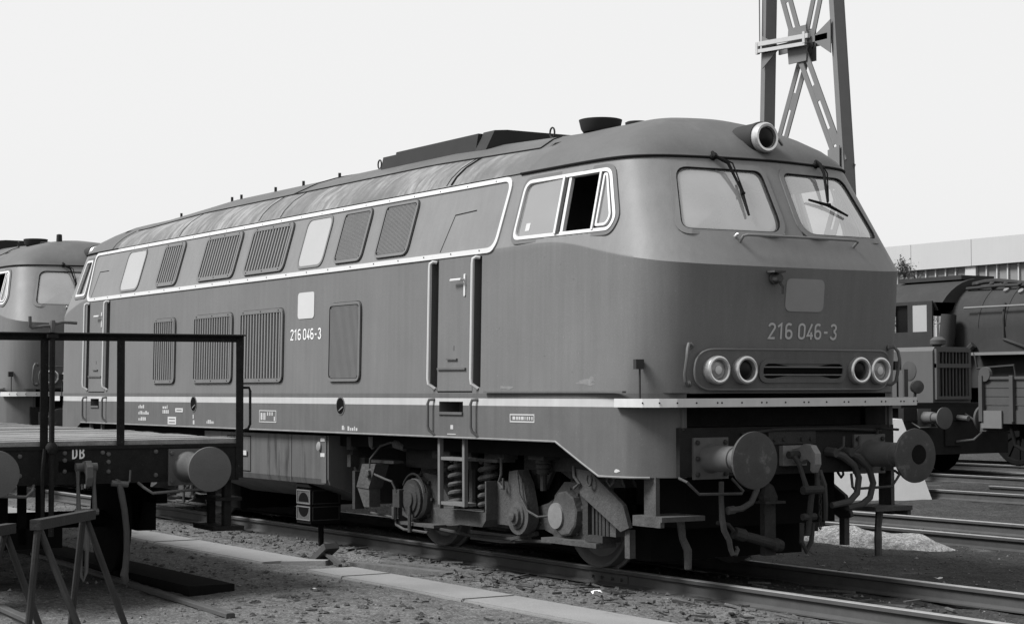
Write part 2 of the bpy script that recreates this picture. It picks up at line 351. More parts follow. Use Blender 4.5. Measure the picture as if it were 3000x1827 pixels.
def pebbles(name, n, area, smin, smax, material, label, dens=None):
    base = [(0, 0, 1), (.9, 0, .1), (-.2, .85, 0), (-.8, -.3, .1), (.2, -.8, -.05), (0, 0, -.7)]
    fc = [(0, 1, 2), (0, 2, 3), (0, 3, 4), (0, 4, 1), (5, 2, 1), (5, 3, 2), (5, 4, 3), (5, 1, 4)]
    X = rng.uniform(area[0], area[1], n); Y = rng.uniform(area[2], area[3], n)
    if dens is not None:
        k = rng.random(n) < dens(X, Y); X = X[k]; Y = Y[k]
    n = len(X); S = smin+(smax-smin)*rng.random(n)**3; A = rng.uniform(0, 6.28, n); Z = gz(X, Y)
    B = np.array(base); sc = rng.uniform(.6, 1.4, (n, 1, 3))*np.array([1, 1, .7]); V = B[None]*sc*S[:, None, None]
    ca, sa = np.cos(A)[:, None], np.sin(A)[:, None]
    vx = V[..., 0]*ca-V[..., 1]*sa+X[:, None]; vy = V[..., 0]*sa+V[..., 1]*ca+Y[:, None]; vz = V[..., 2]+Z[:, None]+.2*S[:, None]
    v = np.stack([vx, vy, vz], -1).reshape(-1, 3); f = (np.array(fc)[None]+(np.arange(n)*6)[:, None, None]).reshape(-1, 3)
    me = bpy.data.meshes.new(name); me.from_pydata(v.tolist(), [], f.tolist()); me.materials.append(M[material])
    o = bpy.data.objects.new(name, me); COL.objects.link(o); return tag(o, label, 'stones', kind='stuff')
offslab = lambda X, Y: ((np.abs(Y+2.22) > .30)).astype(float)
pebbles('gravel', 26000, (-9, 13, -7.5, 7.5), .004, .022, 'pebble', 'small dark stones and cinders strewn over the yard', offslab)
pebbles('pale_gravel', 1300, (-9, 13, -7.5, 7.5), .005, .026, 'pebblel', 'pale stone chips strewn over the yard', offslab)
pebbles('rubble', 700, (-1, 10, -1.75, -.95), .01, .04, 'pebble', 'coarse broken stones along the near rail', None)

mb = MB(); R9 = random.Random(11)
def strew(n, xr, yr, lmin, lmax, w):
    for _ in range(n):
        x, y = R9.uniform(*xr), R9.uniform(*yr); a = R9.gauss(0, .5) if R9.random() < .7 else R9.uniform(0, PI); l_ = R9.uniform(lmin, lmax); dx, dy = l_*math.cos(a)/2, l_*math.sin(a)/2
        z = gzs(x, y)+.012; mb.bar((x-dx, y-dy, z+R9.uniform(-.01, .015)), (x+dx, y+dy, z+R9.uniform(-.01, .02)), w*R9.uniform(.5, 1.5), w*R9.uniform(.3, .7), R9.choice((0, 0, 1)))
strew(160, (1.5, 9.5), (-1.75, -.95), .06, .30, .025); strew(120, (6.5, 12), (-.6, .6), .06, .3, .03); strew(60, (-6, 2), (-1.8, -1.0), .05, .2, .02); strew(60, (5, 11), (-4.5, -2.8), .04, .16, .02)
tag(mb.build('wood_splinters', ['wood', 'grime'], smooth=False), 'splinters and scraps of wood strewn beside the rails', 'debris', kind='stuff')
mb = MB()
for _ in range(260):
    x, y = R9.choice(((R9.uniform(2, 10), R9.uniform(-1.8, -.9)), (R9.uniform(6.5, 12), R9.uniform(-.6, .6)), (R9.uniform(-2, 7), R9.uniform(-3.6, -2.8)), (R9.uniform(5, 9), R9.uniform(-4.6, -3.2))))
    s_ = R9.uniform(.012, .042); z = gzs(x, y); n_ = 7; vs_ = [(x, y, z+s_*.7)]
    for k in range(n_): a = 2*PI*k/n_; r_ = s_*R9.uniform(.6, 1.3); vs_.append((x+r_*1.4*math.cos(a), y+r_*math.sin(a), z+s_*R9.uniform(-.3, .35)))
    mb.add(vs_, [(0, 1+k, 1+(k+1) % n_) for k in range(n_)])
tag(mb.build('soil_clods', 'clod', smooth=False), 'dark clods of earth along the near rail', 'soil', kind='stuff')

# sand heap beside the second track
mb = MB(); n_, m_ = 34, 18
for i in range(n_):
    for j in range(m_):
        u, v = i/(n_-1)*2-1, j/(m_-1)*2-1; x, y = 3.75+u*1.35, 4.22+v*.42; r = (abs(u)**2.2+abs(v)**2.2)
        h = max(0, 1-r)**.7*.105*(1+2.0*float(vnoise(np.array([x]), np.array([y]), 4.5, 9)[0])); mb.v.append((x, y, gzs(x, y)-.03+h+.03*(r < .95)))
mb.f = [(i*m_+j, (i+1)*m_+j, (i+1)*m_+j+1, i*m_+j+1) for i in range(n_-1) for j in range(m_-1)]; mb.m = [0]*len(mb.f)
tag(mb.build('sand_heap', 'sand', smooth=True, ang=3), 'low heap of pale sand lying beside the second track', 'sand heap')

mb = MB(); n_, m_ = 40, 40
for i in range(n_):
    for j in range(m_):
        u, v = i/(n_-1)*2-1, j/(m_-1)*2-1; x, y = 8.35+u*1.35, -5.2+v*1.6; r = (u*u+v*v)+.5*float(vnoise(np.array([x]), np.array([y]), 1.6, 12)[0])
        mb.v.append((x, y, gzs(x, y)+.02*(1-r)+.02*float(vnoise(np.array([x]), np.array([y]), 6, 13)[0])))
mb.f = [(i*m_+j, (i+1)*m_+j, (i+1)*m_+j+1, i*m_+j+1) for i in range(n_-1) for j in range(m_-1)]; mb.m = [0]*len(mb.f)
tag(mb.build('sand_patch', 'sandg', smooth=True, ang=3), kind='structure', label='pale sandy ground at the end of the siding')

# ------------------------------------------------------------------ tracks
RH = 0.02
RAIL = [(-.062, -.15), (.062, -.15), (.062, -.138), (.012, -.118), (.010, -.045), (.036, -.034), (.036, -.006), (.028, 0), (-.028, 0), (-.036, -.006), (-.036, -.034), (-.010, -.045), (-.012, -.118), (-.062, -.138)]
def rail(x0, x1, y, z, parent, seg=8.0, rz=0, org=(0, 0), top='railtop'):
    n = max(1, int((x1-x0)/seg)); mb = MB(); N = len(RAIL); ca, sa = math.cos(rz), math.sin(rz)
    for i in range(n+1):
        x = x0+(x1-x0)*i/n
        mb.v += [(org[0]+x*ca-(y+p[0])*sa, org[1]+x*sa+(y+p[0])*ca, z+p[1]) for p in RAIL]
    for i in range(n):
        for k in range(N): mb.f.append((i*N+k, i*N+(k+1) % N, (i+1)*N+(k+1) % N, (i+1)*N+k)); mb.m.append(1 if k in (6, 7, 8) else 0)
    mb.f += [tuple(range(N)), tuple(n*N+k for k in range(N-1, -1, -1))]; mb.m += [0, 0]
    return mb.build('rail', ['railside', top], parent, ang=.5)
def track(name, label, ys, x0, x1, z=RH, **k):
    t = empty(name, label, None, kind='structure')
    for y in ys: rail(x0, x1, y, z, t, **k)
    return t
track('main_track', 'track under the big diesel locomotive', (-.75, .75), -70, 40)
track('second_track', 'half buried empty track just behind the big locomotive', (4.74, 6.3), -70, 40)
track('third_track', 'track under the grey open wagon', (10.95, 12.45), -2.1, 40)
track('shunter_track', 'track under the small shunting engine', (14.85, 16.35), -70, 40)
track('steam_track', 'farthest track under the steam engine', (18.85, 20.35), -70, 40)
WO = (4.41, -5.108); WR = math.radians(-4); WZ = -.075
track('siding_track', 'short siding under the flat wagon, ending at the trestles', (-.72, .72), -60, 1.55, WZ-.035, rz=WR, org=WO, top='railside')

# fish plate joint on the near rail
fp = MB()
for s_ in (-1, 1): fp.box(5.5, 6.1, -.75+s_*.014-.008, -.75+s_*.014+.008, -.10, -.03)
for x in (5.58, 5.72, 5.88, 6.02): fp.cyl((x, -.80, -.065), (x, -.70, -.065), .014, 6)
tag(fp.build('rail_joint', 'railside'), 'bolted joint plate on the near rail below the front bogie', 'rail joint')

# paving slabs of the walkway
pv = empty('walkway', 'walkway of long pale concrete slabs beside the near rail', None, kind='structure')
def paving(x0, x1, y0, y1, z, tilt=0.0):
    mb = MB(); mb.box(x0, x1, y0, y1, z-.08, z); ob = mb.build('paving_slab', 'slab', pv, smooth=False)
    bm_ = bmesh.new(); bm_.from_mesh(ob.data); bmesh.ops.bevel(bm_, geom=bm_.edges[:]+bm_.verts[:], offset=.012, segments=2, affect='EDGES')
    bm_.to_mesh(ob.data); bm_.free(); ob.rotation_euler.x = tilt
xs = [3.19, 3.96, 6.16, 9.2, 12.2, 15.2]
for a, b in zip(xs[:-1], xs[1:]): paving(a+.008, b-.008, -2.49+random.uniform(-.01, .01), -1.97+random.uniform(-.01, .01), -.108+random.uniform(-.006, .006))
xl = [2.22, -.75, -3.75, -6.75, -9.75]
for a, b in zip(xl[:-1], xl[1:]): paving(b+.008, a-.008, -2.50, -1.95, -.108+random.uniform(-.006, .006))
bs = MB(); bs.bar((2.28, -2.28, -.13), (2.62, -1.95, -.115), .24, .06); tag(bs.build('broken_slab', 'slab', smooth=False), 'short broken slab lying askew in the walkway gap', 'paving slab')

# ------------------------------------------------------------------ diesel locomotive : surfaces
LCx = np.array([5.2, 5.9, 6.3, 6.7, 7.0, 7.2, 7.35, 7.46, 7.53, 7.575, 7.6, 7.615, 7.62]); LCy = np.array([1.4895, 1.4895, 1.488, 1.478, 1.45, 1.395, 1.30, 1.17, 1.0, .8, .55, .28, 0])
ZC = np.array([2.9, 2.9, 2.86, 2.78, 2.72, 2.685, 2.66, 2.645, 2.635, 2.63, 2.627, 2.625, 2.625])
REx = np.array([5.2, 5.9, 6.15, 6.4, 6.6, 6.75, 6.86, 6.94, 6.99, 7.035, 7.075, 7.105, 7.118]); REy = np.array([1.289, 1.288, 1.284, 1.272, 1.245, 1.195, 1.11, 1.0, .87, .69, .46, .23, 0])
_t = np.clip((LCx-6.9)/.5, 0, 1); LBx = LCx-.115*_t*_t*(3-2*_t); LBy = LCy*1.5152/1.4895
# smooth resampling (Catmull-Rom) of the control outlines
KN = 289; KK = np.linspace(0, 12, KN)
def smooth(a):
    r = np.empty(KN)
    for i, k in enumerate(KK):
        j = min(int(k), 11); t = k-j; p0 = a[max(j-1, 0)]; p1 = a[j]; p2 = a[j+1]; p3 = a[j+2] if j+2 < 13 else a[11]*(1 if a is not LCy and a is not REy and a is not LBy else -1)
        m1 = (p2-p0)/2 if j else (p2-p1); m2 = (p3-p1)/2
        r[i] = (2*t**3-3*t*t+1)*p1+(t**3-2*t*t+t)*m1+(-2*t**3+3*t*t)*p2+(t**3-t*t)*m2
    return r
lcx, lcy, zcr, rex, rey, lbx, lby = [smooth(a) for a in (LCx, LCy, ZC, REx, REy, LBx, LBy)]
ZE = 3.585
def outl(z):
    upm = z >= zcr; tu = (z-zcr)/(ZE-zcr); tl = (z-1.56)/(zcr-1.56)
    return np.where(upm, lcx+(rex-lcx)*tu, lbx+(lcx-lbx)*tl), np.where(upm, lcy+(rey-lcy)*tu, lby+(lcy-lby)*tl)
def side_y(x, z): X, Y = outl(z); return float(np.interp(abs(x), X, Y))
def front_x(y, z): X, Y = outl(z); return float(np.interp(abs(y), Y[::-1], X[::-1]))
def SP(s=-1):                                               # side surface (x, z, off)
    def f(x, z, off=0):
        y = side_y(x, z); d = .02; ex = Vector((2*d, side_y(x+d, z)-side_y(x-d, z), 0)); ez = Vector((0, side_y(x, z+d)-side_y(x, z-d), 2*d))
        n = ez.cross(ex).normalized(); n = n if n.y > 0 else -n
        p = Vector((x, y, z))+n*off; return (p.x, s*p.y, p.z)
    return f
def FP(e=1):                                                # front surface (y, z, off)
    def f(y, z, off=0):
        x = front_x(y, z); d = .02; ey = Vector((front_x(y+d, z)-front_x(y-d, z), 2*d, 0)); ez = Vector((front_x(y, z+d)-front_x(y, z-d), 0, 2*d))
        n = ey.cross(ez).normalized(); n = n if n.x > 0 else -n
        p = Vector((x, y, z))+n*off; return (e*p.x, e*p.y, p.z)
    return f
S0, F0, F1 = SP(-1), FP(1), FP(-1)
S0b = SP(1)

LOCO = empty('diesel_locomotive', 'large two tone diesel locomotive numbered 216 046-3 standing in the middle of the yard', 'locomotive', (0, 0, 0), group='diesel locomotives of one class')
# window openings (outer outline of the rubber)
CW = [(5.305, 2.915), (6.80, 2.905), (6.86, 3.05), (6.64, 3.535), (5.305, 3.535)]; CWR = [.12, .16, .14, .10, .13]
CWB = [(-6.62, 2.925), (-6.04, 2.925), (-6.10, 3.515), (-6.46, 3.515)]; CWBR = [.07, .07, .07, .07]
WS = [(.088, 2.902), (1.108, 2.912), (.945, 3.502), (.100, 3.494)]; WSR = [.17, .10, .12, .09]
def inside(p, poly):
    c = False
    for i in range(len(poly)):
        (x1, y1), (x2, y2) = poly[i-1], poly[i]
        if (y1 > p[1]) != (y2 > p[1]) and p[0] < (x2-x1)*(p[1]-y1)/(y2-y1)+x1: c = not c
    return c
holeF = inset(WS, .010); holeS = inset(CW, .03); holeB = inset(CWB, .02)

# perimeter stations : quarter list (x, k) ; k None on the straight middle
DOORS = (4.35, -5.49); REC = [(3.90, 4.035), (4.70, 4.835), (-5.93, -5.795), (-5.13, -4.995)]
mid = sorted(set([-4.995, -5.13] + [3.90, 4.035, 4.70, 4.835] + list(np.arange(-5.0, 5.1, .5))))
def xk(x): return np.interp(x, lcx[:25], KK[:25])
kst = sorted(set(list(KK) + [float(xk(5.795)), float(xk(5.93))]))
def at_k(k): return [float(np.interp(k, KK, a)) for a in (lcx, lcy, zcr, rex, rey, lbx, lby)]
stations = []                                               # (sx, sy, params)
QF = [(at_k(k)) for k in kst]
midp = [x for x in mid if -5.2 < x < 5.2]
mp = lambda x: [x, 1.4895, 2.9, x, 1.289, x, 1.5152]
near = [(-1, -1, q) for q in QF[::-1]]+[(1, -1, mp(x)) for x in midp]+[(1, -1, q) for q in QF]
farr = [(1, 1, q) for q in QF[::-1][1:]]+[(1, 1, mp(x)) for x in midp[::-1]]+[(-1, 1, q) for q in QF[:-1]]
stations = near+farr
ZL = [1.58, 1.64, 1.9, 2.2, 2.5]; UP = [i/60 for i in range(0, 61)]
def prof(st, row):
    sx, sy, (cx, cy, zc, ex, ey, bx_, by_) = st
    if row < 6:
        z = ZL[row] if row < 5 else (2.84 if zc > 2.86 else zc-.03)
        if row == 5: z = min(2.85, zc-.015)
        t = (z-1.56)/(zc-1.56); return (sx*(bx_+(cx-bx_)*t), sy*(by_+(cy-by_)*t), z)
    t = UP[row-6]; return (sx*(cx+(ex-cx)*t), sy*(cy+(ey-cy)*t), zc+(ZE-zc)*t)
NR = 6+len(UP); mb = MB(); NS = len(stations)
for st in stations: mb.v += [prof(st, r) for r in range(NR)]
for i in range(NS):
    j = (i+1) % NS; a, b = stations[i], stations[j]
    for r in range(NR-1):
        P4 = [mb.v[i*NR+r], mb.v[j*NR+r], mb.v[j*NR+r+1], mb.v[i*NR+r+1]]; c = [sum(p[q] for p in P4)/4 for q in range(3)]
        if r >= 6 and abs(c[0]) > 5.2:
            if abs(c[1]) < 1.12 and abs(c[0]) > 6.9 and inside((abs(c[1]), c[2]), holeF): continue
            if abs(c[0]) < 6.95 and abs(c[1]) > 1.15:
                if c[0] > 0 and inside((c[0], c[2]), holeS): continue
                if c[0] < 0 and inside((c[0], c[2]), holeB): continue
        if c[1] < 0 and 1 <= r < 5 and any(x0 < c[0] < x1 for x0, x1 in REC): continue
        mb.f.append((i*NR+r, j*NR+r, j*NR+r+1, i*NR+r+1)); mb.m.append(1 if r >= 6 else 0)
mb.build('body_shell', ['lower', 'upper'], LOCO, ang=.35)
for (x0, x1) in REC:                                        # vertical pockets behind the door handrails
    q = MB(); z0, z1 = 1.64, 2.85; d = .075
    pf = lambda x, z, o: (x, -side_y(x, z)+o, z)
    vs = [pf(x, z, o) for o in (0, d) for (x, z) in ((x0, z0), (x1, z0), (x1, z1), (x0, z1))]
    q.add(vs, [(4, 5, 6, 7), (0, 1, 5, 4), (1, 2, 6, 5), (2, 3, 7, 6), (3, 0, 4, 7)]); q.build('handrail_pocket', 'frame', LOCO, smooth=False)

# roof
RPR = [(0, 0), (.047, .157), (.13, .34), (.264, .537), (.457, .77), (.61, .884), (.806, .967), (1, 1)]
tt = [0, .02, .047, .085, .13, .19, .264, .36, .457, .61, .806, 1]
sv = np.interp(tt, [p[0] for p in RPR], [p[1] for p in RPR])
def RHT(x): return float(np.interp(abs(x), [3, 4.2, 5.0, 5.8, 6.6, 7], [.59, .535, .50, .495, .51, .50]))
mb = MB(); NT = len(tt)
for sx, sy, (cx, cy, zc, ex, ey, bx_, by_) in stations:
    ex0, ey0 = ex+.012, ey+.012; spx = min(ex, 5.2+(max(ex-5.2, 0))*.36)
    for t, s_ in zip(tt, sv): mb.v.append((sx*(ex0+(spx-ex0)*t), sy*ey0*(1-t), ZE+.004+RHT(ex0+(spx-ex0)*t)*s_))
for i in range(NS):
    j = (i+1) % NS
    for r in range(NT-1):
        mb.f.append((i*NT+r, j*NT+r, j*NT+r+1, i*NT+r+1)); xx = abs(mb.v[i*NT+r][0]); mb.m.append(1 if (r < 6 and xx < 5.3) else 0)
ROOF = mb.build('roof', ['roof', 'roofside'], LOCO, ang=.9)
def roof_z(y, x=0):
    t = 1-abs(y)/1.301; return ZE+.004+RHT(x)*float(np.interp(t, tt, sv))
def roof_strip(pts, w=.02, h=.014, name='roof_seam', m='seam'):
    q = MB(); q.tube(pts, w/2, 6); return q.build(name, m, ROOF)
roof_strip([(x, -.95, roof_z(.95, x)+.002) for x in np.linspace(-5.35, 5.0, 30)], .022)
roof_strip([(x, .95, roof_z(.95, x)+.002) for x in np.linspace(-5.35, 5.0, 30)], .022)
def cross_seam(x, y0, y1, w=.012, dx=0): roof_strip([(x+dx*i/12, y0+(y1-y0)*i/12, roof_z(y0+(y1-y0)*i/12, x+dx*i/12)+.001) for i in range(13)], w)
for x in (-5.45, -3.0, -.55, .05, 3.85): cross_seam(x, -1.295, -.95)
cross_seam(3.95, -1.295, -.95, .03)
cross_seam(-.35, -.95, -.25, .022, .5); cross_seam(5.0, -.95, -.55, .022, -.25)
# gutter bead round the cabs
for e in (1, -1):
    pts = [(e*np.interp(k, KK, rex)+e*.006, -(np.interp(k, KK, rey)+.012), ZE-.002) for k in np.linspace(0, 12, 50)]
    pts = pts+[(p[0], -p[1], p[2]) for p in pts[::-1][1:]]
    roof_strip(pts, .024, name='gutter_bead')
# exhaust outlet, caps, fan housing, lifting eyes, bolts
q = MB(); q.lathe([(0, .165), (.03, .185), (.115, .205), (.12, .19), (.06, .17)], (5.22, -.42, 4.025), (0, 0, 1), 28); q.build('exhaust_outlet', 'roofdark', ROOF)
q = MB(); q.lathe([(0, .10), (.045, .11), (.055, .09), (.06, .02)], (5.80, -.42, 4.0), (0, 0, 1), 24); q.build('roof_cap', 'roofdark', ROOF)
q = MB()
q.prism([(-.70, 4.00), (-.66, 4.190), (.66, 4.190), (.70, 4.00)], lambda y, z, w: (w, y, z), 1.36, 1.66)
q.prism([(-.70, 4.00), (-.66, 4.215), (.66, 4.215), (.70, 4.00)], lambda y, z, w: (w, y, z), 1.662, 3.40)
q.prism([(-.72, 4.00), (-.60, 4.228), (-.45, 4.242), (.45, 4.242), (.60, 4.228), (.72, 4.00)], lambda y, z, w: (w, y, z), 3.402, 3.62)
q.build('fan_housing', 'roofdark', ROOF, smooth=False)
def eye(x, y):
    z = roof_z(y, x)+.05; q = MB(); q.tube([(x+.05*math.cos(a)*.8, y, z+.05*math.sin(a)) for a in np.linspace(0, 2*PI, 15)[:-1]], .009, 6, closed=True); q.build('lifting_eye', 'roofdark', ROOF)
for x in (.98, 4.52): eye(x, -.5)
for x in (-4.85, -3.1, -2.8, -1.75, -.95, .02):
    zb_ = roof_z(.52, x); q = MB(); q.cyl((x, -.52, zb_-.01), (x, -.52, zb_+.055), .018, 8); q.build('roof_bolt', 'roofdark', ROOF)

# ---- frame skirt with its cream stripe
def zbot(x):
    x = abs(x); return float(np.interp(x, [0, 6.09, 6.72, 8], [1.168, 1.168, .895, .895]))
FX = [-4.0, -3, -2, -1, 0, 1, 2, 3, 3.6, 4.085, 4.53]
kf = [k for k in kst if k <= 7.6] + [float(xk(x)) for x in (6.09, 6.72)]; kf = sorted(set(kf))
rear_x = [float(xk(x)) for x in (5.355, 5.69)]
mb = MB()
for s in (-1, 1):
    row = []
    QK = [at_k(k) for k in kf]; QR = [at_k(k) for k in sorted(set(kf+rear_x))]
    row = [(-q[5], s*(q[6]+.004)) for q in QR[::-1]]+[(x, s*1.5192) for x in sorted(FX+[-5.0, 5.0])]+[(q[5], s*(q[6]+.004)) for q in QK]
    base = len(mb.v); lev = lambda x: [zbot(x), max(zbot(x)+.04, 1.39), 1.47, 1.505, 1.537, 1.582]
    for (x, y) in row: mb.v += [(x, y, z) for z in lev(x)]
    for i in range(len(row)-1):
        cx = (row[i][0]+row[i+1][0])/2
        for r in range(5):
            if s < 0 and r in (1, 2) and (4.085 < cx < 4.53 or -5.69 < cx < -5.355): continue
            a = base+i*6+r; mb.f.append((a, a+6, a+7, a+1)); mb.m.append(1 if (r in (2, 3) and abs(cx) < 7.12) else 0)
SK = mb.build('frame_skirt', ['frame', 'stripe'], LOCO, ang=.4)
q = MB(); xe = list(np.linspace(-6.72, 6.72, 60))+[-6.09, 6.09]; xe = sorted(xe+[6.8, 6.95, 7.05, 7.15, 7.22]); q.tube([(x, -(float(np.interp(abs(x), lbx, lby))+.006), zbot(x)) for x in xe], .009, 6); q.build('skirt_highlight', 'skedge', SK)  # pale strip paints the highlight on the skirt's lower edge
for (x0, x1) in ((4.085, 4.53), (-5.69, -5.355)):
    q = MB(); q.add([(x, -1.519+o, z) for o in (0, .22) for (x, z) in ((x0, 1.39), (x1, 1.39), (x1, 1.505), (x0, 1.505))], [(4, 5, 6, 7), (0, 1, 5, 4), (1, 2, 6, 5), (2, 3, 7, 6), (3, 0, 4, 7)]); q.build('foot_pocket', 'frame', SK, smooth=False)
    q = MB(); q.bar((x0, -1.52, 1.395), (x1, -1.52, 1.395), .03, .025); q.build('foothold_lip', 'frame', SK, smooth=False)
q = MB(); q.box(-7.25, 7.25, -1.3, 1.3, 1.02, 1.16); q.box(-7.2, 7.2, -.45, .45, .75, 1.02); q.box(6.35, 7.05, -.85, .80, .45, 1.02); q.box(-7.05, -6.35, -.85, .85, .45, 1.02); q.build('underframe', 'grimed', LOCO, smooth=False)
q = MB(); q.add([(e*x, y, 1.585) for e in (-1, 1) for (x, y) in ((7.4, -1.2), (7.4, 1.2))]+[(-7.0, -1.45, 1.585), (7.0, -1.45, 1.585), (-7.0, 1.45, 1.585), (7.0, 1.45, 1.585)], [(5, 2, 3, 7, 6, 1, 0, 4)]); q.build('cab_floor', 'interior', LOCO, smooth=False)
for x in (5.15, -5.95):
    q = MB(); q.prism([(-1.46, 1.6), (-1.46, 2.9), (-1.26, 3.58), (-.9, 3.9), (0, 4.12), (.9, 3.9), (1.26, 3.58), (1.46, 2.9), (1.46, 1.6)], lambda y, z, w: (w, y, z), x-.02, x+.02); q.build('cab_bulkhead', 'interior', LOCO, smooth=False)
for e in (1, -1):
    q = MB(); q.prism([(6.75, 2.35), (7.3, 2.35), (7.3, 2.72), (6.95, 2.66)], lambda x, z, w: (e*x, w, z), -1.15, 1.15); q.build('driving_desk', 'interior', LOCO, smooth=False)
q = MB(); q.box(6.45, 6.50, .25, .62, 2.3, 3.40); q.box(6.45, 6.85, .22, .65, 2.2, 2.35); q.build('driver_seat', 'seat', LOCO, smooth=False)

# ---- aluminium trim round the machine-room band
TR = [(-5.955, 2.872), (5.075, 2.872), (5.115, 3.585), (-6.075, 3.585)]; 
def trim(s):
    SS = SP(s); o = rpoly([(-5.945, 2.87), (5.08, 2.87), (5.11, 3.573), (-6.10, 3.573)], .14); i_ = rpoly([(-5.905, 2.914), (5.04, 2.914), (5.067, 3.531), (-6.055, 3.531)], .11)
    # resample long edges so the strip follows the wall
    def dens(P):
        R_ = []
        for a, b in zip(P, P[1:]+P[:1]):
            n = max(1, int(abs(b[0]-a[0])/.6)); R_ += [(a[0]+(b[0]-a[0])*k/n, a[1]+(b[1]-a[1])*k/n) for k in range(n)]
        return R_
    O = []; I_ = []
    for (a, b), (c, d) in zip(zip(o, o[1:]+o[:1]), zip(i_, i_[1:]+i_[:1])):
        n = max(1, int(abs(b[0]-a[0])/.6))
        O += [(a[0]+(b[0]-a[0])*k/n, a[1]+(b[1]-a[1])*k/n) for k in range(n)]; I_ += [(c[0]+(d[0]-c[0])*k/n, c[1]+(d[1]-c[1])*k/n) for k in range(n)]
    m_ = MB(); m_.ring(O, I_, SS, .0, .014); return m_.build('trim_strip', 'white', LOCO, smooth=False)
T_ = trim(-1); trim(1)
q = MB()
for z in (2.898, 3.548):
    for k in range(21): q.lathe([(0, .008), (.004, .006)], S0(-5.6+k*.52, z, .014), (0, -1, .1), 6)
q.build('trim_screws', 'seam', T_, smooth=False)['kind'] = 'stuff'

# ---- grilles
def grille(x0, x1, z0, z1, kind, n, name, hi):
    fm = 'framehi' if hi else 'lower'; R_ = .10; o = rect(x0, x1, z0, z1); fw = .05
    g_ = MB(); g_.ring(rpoly(o, R_), rpoly(inset(o, .006), R_-.005), S0, 0, .004, 1); g_.ring(rpoly(inset(o, .006), R_-.005), rpoly(inset(o, fw if kind != 'm' else .035), .02 if kind == 'lo' else .05), S0, 0, .024, 0)
    g_.slab(rpoly(inset(o, fw-.01 if kind != 'm' else .03), .02 if kind == 'lo' else .05), S0, .001, .004, 2)
    par = g_.build(name, [fm, 'seam', 'black'], LOCO, smooth=False)
    w0, w1, a, b = x0+fw+.006, x1-fw-.006, z0+fw+.002, z1-fw-.002
    if kind == 'm':
        r_ = MB(); w0, w1, a, b = x0+.045, x1-.045, z0+.04, z1-.04; pit = .026; nn = int((w1-w0)/pit)
        for k in range(nn):
            x = w0+(k+.5)*(w1-w0)/nn; c = min(k+.5, nn-k-.5)/nn; dz = .035*max(0, 1-c*14)
            pts = [S0(xx, zz, oo) for zz in (a+dz, b-dz) for xx, oo in ((x-.0105, .006), (x-.0065, .018), (x+.0065, .018), (x+.0105, .006))]
            r_.add(pts, [(0, 1, 5, 4), (1, 2, 6, 5), (2, 3, 7, 6)])
        r_.build('mesh_ribs', 'meshg', par, smooth=False)['kind'] = 'stuff'
        return
    for k in range(n):
        x = w0+(k+.5)*(w1-w0)/n; hw = (w1-w0)/n*.25; r_ = MB()
        r_.add([S0(xx, zz, oo) for zz in (a, b) for xx, oo in ((x-hw, .005), (x-hw*.7, .020), (x+hw*.7, .020), (x+hw, .005))], [(0, 1, 5, 4), (1, 2, 6, 5), (2, 3, 7, 6), (0, 4, 7, 3)])
        r_.build('slat', 'slat', par, smooth=False)
    r_ = MB()
    for xx in np.linspace(x0+.12, x1-.12, 3 if n > 9 else 2):
        for zz in (z0+.028, z1-.028): r_.lathe([(0, .010), (.005, .007)], S0(xx, zz, .024), (0, -1, .1), 6)
    r_.build('frame_screws', 'seam', par, smooth=False)['kind'] = 'stuff'
grille(-3.38, -2.66, 2.945, 3.515, 'hi', 8, 'upper_grille', True)
grille(-1.99, -.88, 2.945, 3.515, 'hi', 13, 'upper_grille', True)
grille(-.60, .52, 2.945, 3.515, 'hi', 13, 'upper_grille', True)
grille(1.755, 2.405, 2.945, 3.515, 'm', 0, 'mesh_grille', True)
grille(2.68, 3.39, 2.945, 3.515, 'm', 0, 'mesh_grille', True)
grille(-3.34, -2.58, 1.70, 2.54, 'lo', 9, 'lower_grille', False)
grille(-2.00, -.80, 1.70, 2.54, 'lo', 15, 'lower_grille', False)
grille(-.60, .60, 1.70, 2.54, 'lo', 14, 'lower_grille', False)
grille(1.72, 2.465, 1.70, 2.54, 'm', 0, 'mesh_grille', False)
for (x0, x1) in ((.84, 1.485), (-4.73, -4.02)):
    o = rect(x0, x1, 2.945, 3.52); q = MB(); q.ring(rpoly(o, .12), rpoly(inset(o, .028), .10), S0, 0, .012); p_ = q.build('engine_room_window', 'framehi', LOCO, smooth=False)
    q = MB(); q.slab(rpoly(inset(o, .026), .10), S0, 0, .006); q.build('window_pane', 'pane', p_, smooth=False)

